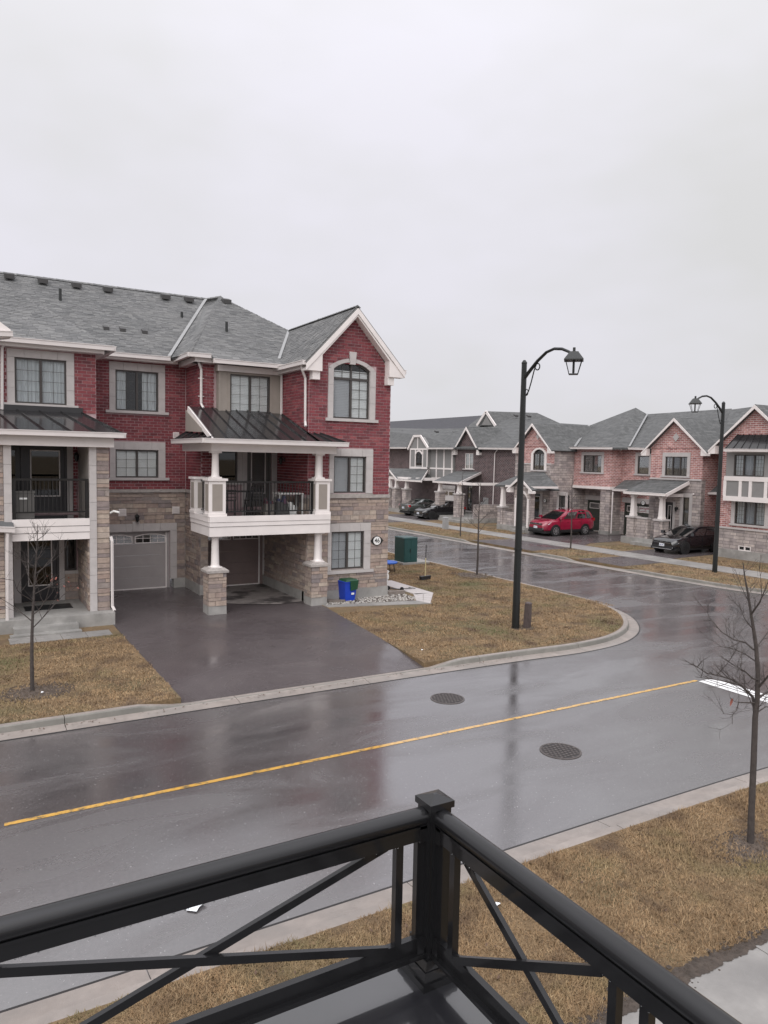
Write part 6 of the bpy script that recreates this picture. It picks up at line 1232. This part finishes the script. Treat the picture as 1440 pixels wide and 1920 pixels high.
car(HAT, 'black car parked nose out beside the dark brick porch', (35.2, 50.9, .16), math.pi, 'paint_black', emblem='oval', rimm='rim_dark')
# ------------------------------------------------------------------ small things round the corner house
def G(x, y, z=.15): return pxZ(x, y, z)
p = G(649, 1125); t = thing('recycling_bin', 'blue recycling bin with green lid bag standing by the stone wall', 'bin', (p.x, p.y-.05, .15), .1); t.scale = (1, 1, .82)
MB().taper(0, 0, .02, .80, .19, .25, .2, .26).taper(0, 0, .80, .84, .27, .27, .28, .28).build('body', 'blue_plastic', t, local=True)
MB().taper(.03, -.03, .84, .92, .26, .2, .26, .2).hexa([(-.02, -.29, .45), (.24, -.29, .5), (.25, -.22, .5), (-.02, -.22, .45), (-.06, -.31, .86), (.27, -.31, .86), (.27, -.2, .86), (-.06, -.2, .86)]).build('green_lid', 'green_plastic', t, local=True); MB().box(.02, .13, -.255, -.235, .28, .36).build('sticker', 'enamel', t, local=True)
for s in (-1, 1): MB().lathe([(.07, -.03), (.07, .03)], (s*.17, .2, .07), 12, 'x').build('wheel', 'black_plastic', t, local=True)
p = G(765, 1058); t = thing('transformer_box', 'dark green utility transformer box on a concrete pad', 'utility box', (p.x+.12, p.y+.4, .15))
MB().box(-.5, .95, -.6, .6, 0, .09).build('concrete_pad', 'concrete', t, local=True)
bx_ = MB().box(-.36, .36, -.42, .42, .09, 1.2).taper(0, 0, 1.2, 1.25, .38, .35, .45, .42).build('cabinet', 'green_box', t, local=True)
MB().box(-.34, -.01, -.432, -.42, .14, 1.16).build('cabinet_door', 'green_box', bx_, local=True); MB().box(.01, .34, -.432, -.42, .14, 1.16).build('cabinet_door', 'green_box', bx_, local=True); MB().box(-.05, -.02, -.45, -.432, .55, .72).build('latch', 'lamp_iron', bx_, local=True)
p = G(797, 1087); t = thing('push_broom', 'push broom standing upright on the lawn with a pale wooden handle', 'broom', (p.x, p.y, .14), .2)
MB().tube([(0, 0, .16), (.03, .02, .9)], .018, 8).build('handle', 'wood_pale', t, local=True); MB().tube([(.03, .02, .9), (.05, .03, 1.42)], .017, 8).build('grip', 'black_plastic', t, local=True); MB().box(-.27, .27, -.07, .07, .09, .17).build('head', 'black_plastic', t, local=True); mb = MB()
for i in range(26):
    for j in range(3): mb.bar((-.25+i*.02, -.05+j*.05, .1), (-.26+i*.0208, -.07+j*.07, .0), .012)
mb.build('bristles', 'black_plastic', t, local=True)
p = G(735, 1073); t = thing('play_table', 'low blue play table on black legs behind the house corner', 'table', (p.x-.1, p.y+.35, .15)); MB().lathe([(.48, .36), (.5, .38), (.5, .42), (.46, .43)], (0, 0, 0), 20).build('table_top', 'blue_fabric', t, local=True)
for a in range(4): an = .6+a*math.pi/2; MB().tube([(.36*math.cos(an), .36*math.sin(an), .37), (.42*math.cos(an), .42*math.sin(an), 0)], .018, 6).build('leg', 'lamp_iron', t, local=True)
# gravel bed, paving edge, planks
struct(sheet('gravel_bed', [(10.6, 21.75), (12.2, 21.25), (13.7, 21.2), (14.1, 22.0), (13.9, 24.6), (13.33, 24.6), (13.33, 22.42), (10.65, 22.42)], .157, 'soil'))
mb = MB()
for _ in range(2600):
    x = random.uniform(10.6, 14.05); y = random.uniform(21.25, 24.5)
    if (x < 13.35 and y > 22.42) or y < 21.75-(x-10.6)*.16 or (x > 13.6 and y < 21.3): continue
    s = random.uniform(.015, .04); o = len(mb.v); mb.v += [(x-s, y-s*.6, .15), (x+s*.8, y-s, .15), (x+s, y+s*.7, .15), (x-s*.6, y+s, .15), (x, y, .16+s*.9)]; mb.f += [(o, o+1, o+4), (o+1, o+2, o+4), (o+2, o+3, o+4), (o+3, o, o+4)]
o = mb.build('gravel', 'gravel'); o['kind'] = 'stuff'; tag(o, 'pale gravel strip along the foot of the corner house', 'gravel')
rt_ = bpy.data.objects.new('garden_path', None); COL.objects.link(rt_); struct(rt_); WORLD[rt_] = Matrix.Identity(4)
for i in range(7): x = 10.5+i*.5; MB().prism([(x, 21.42-i*.13+.0, .1), (x+.49, 21.29-i*.13, .1), (x+.49, 21.65-i*.09, .1), (x, 21.74-i*.09, .1)], [(x, 21.42-i*.13, .172), (x+.49, 21.29-i*.13, .172), (x+.49, 21.65-i*.09, .172), (x, 21.74-i*.09, .172)]).build('paving_slab', 'pavement', rt_)
c0, c1, e0, e1 = Vector((13.9, 20.5, 0)), Vector((15.1, 22.1, 0)), Vector((13.75, 21.15, 0)), Vector((14.35, 22.3, 0))
for i in range(4):
    for j in range(2):
        q = lambda u, v: (e0.lerp(e1, v)).lerp(c0.lerp(c1, v), u)
        P4 = [q(j/2+.01, i/4+.008), q((j+1)/2-.01, i/4+.008), q((j+1)/2-.01, (i+1)/4-.008), q(j/2+.01, (i+1)/4-.008)]; MB().prism([(v.x, v.y, .1) for v in P4], [(v.x, v.y, .175) for v in P4]).build('paving_slab', 'limestone', rt_)
for i in range(6):
    y = 22.12+i*.5; P4 = [(14.36, y), (15.12+.0, y+.0), (15.12, y+.49), (14.36, y+.49)]; MB().prism([(a, b, .1) for a, b in P4], [(a, b, .175) for a, b in P4]).build('paving_slab', 'limestone', rt_)
for k, (x0, y0, x1, y1) in enumerate(((10.75, 22.3, 11.2, 21.9), (10.95, 22.36, 11.42, 21.96))): o = MB().bar((x0, y0, .2), (x1, y1, .2), .1, .06).build('plank', 'wood_grey'); tag(o, ('left' if k == 0 else 'right')+' one of two short grey planks lying left of the blue bin', 'plank', 'planks by the bin')
o = MB().bar((13.42, 22.55, .22), (14.1, 22.5, .22), .16, .12).build('sleeper', 'wood_grey'); tag(o, 'grey timber block lying at the house corner', 'timber')
t = thing('gas_riser', 'white pipe standing at the house corner', 'pipe', (13.5, 22.75, .15)); MB().tube([(0, 0, 0), (0, 0, .75), (.06, 0, .84)], .05, 8).build('pipe', 'white_plastic', t, True, local=True); MB().lathe([(.08, .55), (.08, .7)], (0, 0, 0), 10).build('collar', 'white_plastic', t, local=True)
p = G(744, 1103); t = thing('kick_scooter', 'black kick scooter lying on the gravel beside the paving', 'scooter', (13.95, 23.25, .16), -.9); t.scale = (.75,)*3
for x, nm in ((-.1, 'wheel'), (.62, 'wheel')): MB().lathe([(.05, -.02), (.1, -.02), (.1, .02), (.05, .02)], (x, 0, .12), 16, 'y').build(nm, 'black_plastic', t, local=True)
MB().box(.0, .55, -.06, .06, .09, .12).build('deck', 'black_plastic', t, local=True); MB().tube([(.6, 0, .12), (.7, .3, .1), (.85, .85, .06)], .02, 8).build('stem', 'lamp_iron', t, local=True); MB().tube([(.65, .92, .05), (1.05, .78, .07)], .018, 8).build('handlebar', 'black_plastic', t, local=True)
# litter
p = pxZ(366, 1700, 0); o = MB().add([(-.11, -.04, .012), (.02, -.08, .03), (.08, .03, .015), (-.04, .08, .035), (.14, -.01, .045), (-.02, -.12, .015)], [(0, 1, 3), (1, 2, 3), (1, 4, 2), (0, 5, 1)]).build('litter', 'paper'); o.location = (p.x, p.y, .002); tag(o, 'crumpled scrap of white paper lying on the road', 'litter')
for px, lb in (((80, 1299), 'small white scrap beside the left young tree'), ((934, 1688), 'tiny white scrap on the near verge'), ((792, 1219), 'small white scrap at the lawn edge by the driveway')):
    p = pxZ(*px, .17); o = MB().add([(-.06, -.02, 0), (.04, -.03, .03), (.05, .03, .01), (-.03, .04, .04)], [(0, 1, 2), (0, 2, 3)]).build('litter', 'paper'); o.location = (p.x, p.y, .175 if px[0] != 934 else .12); o.scale = (.6, .6, .6); tag(o, lb, 'litter')
# porch and balcony furniture
o = MB().box(1.75, 3.0, 22.9, 23.6, .5, .515).build('doormat', 'black_plastic'); tag(o, 'dark doormat on the left porch', 'doormat')
t = thing('deck_box', 'brown storage box on the left balcony', 'box', (1.72, 22.6, 3.15)); MB().box(-.25, .25, -.22, .22, .02, .72).build('body', 'door_grey', t, local=True); MB().box(-.27, .27, -.24, .24, .72, .78).build('lid', 'door_grey', t, local=True); MB().box(-.12, .08, -.232, -.22, .55, .6).build('handle', 'enamel', t, local=True)
t = thing('patio_table', 'small white table on the balcony above the driveway', 'table', (9.75, 23.0, 3.15)); MB().box(-.45, .45, -.3, .3, .62, .66).build('table_top', 'white_plastic', t, local=True)
for a in (-.4, .4):
    for b in (-.25, .25): MB().box(a-.025, a+.025, b-.025, b+.025, 0, .62).build('leg', 'white_plastic', t, local=True)
t = thing('patio_table', 'dark metal patio table on the balcony left of the white table', 'table', (8.1, 23.4, 3.15)); MB().box(-.5, .5, -.35, .35, .68, .72).build('table_top', 'rail_black', t, local=True)
for a in (-.44, .44):
    for b in (-.3, .3): MB().tube([(a, b, .68), (a*.9, b*.9, .35), (a*1.02, b, 0)], .02, 6).build('leg', 'rail_black', t, local=True)
def chair(loc, rz, lb):
    t = thing('patio_chair', lb, 'chair', loc, rz, 'patio chairs on the balcony'); MB().box(-.23, .23, -.22, .22, .42, .45).build('seat', 'rail_black', t, local=True)
    bk = MB().tube([(-.22, .2, .44), (-.22, .26, .9), (.22, .26, .9), (.22, .2, .44)], .016, 6); 
    for k in range(3): bk.bar((-.22, .22+.02*k, .55+k*.11), (.22, .22+.02*k, .55+k*.11), .02, .03)
    bk.build('backrest', 'rail_black', t, local=True)
    for a in (-.2, .2):
        for b in (-.2, .2): MB().tube([(a, b, .43), (a*1.06, b*1.06, 0)], .016, 6).build('leg', 'rail_black', t, local=True)
chair((7.62, 22.85, 3.15), 2.9, 'black metal chair at the left end of the balcony'); chair((8.45, 22.8, 3.15), 3.3, 'black metal chair next to the dark patio table on the balcony')
for k, (x, y, s, lb) in enumerate(((8.95, 22.75, .2, 'red and dark toy basket between balcony chairs and white table'), (9.3, 22.6, .24, 'dark bag on the balcony floor left of the white table'), (9.75, 22.85, .16, 'small pale bag under the white balcony table'))):
    rr = random.Random(k); mb = MB().taper(x, y, 3.15, 3.15+s*1.6, s, s*.8)
    for _ in range(9): a = x+rr.uniform(-s, s)*.7; b = y+rr.uniform(-s, s)*.7; mb.taper(a, b, 3.15+s*1.4, 3.15+s*rr.uniform(1.7, 2.5), s*.25, s*.16)
    o = mb.build('storage_basket', 'clutter' if k < 2 else 'white_plastic'); tag(o, lb, 'basket')
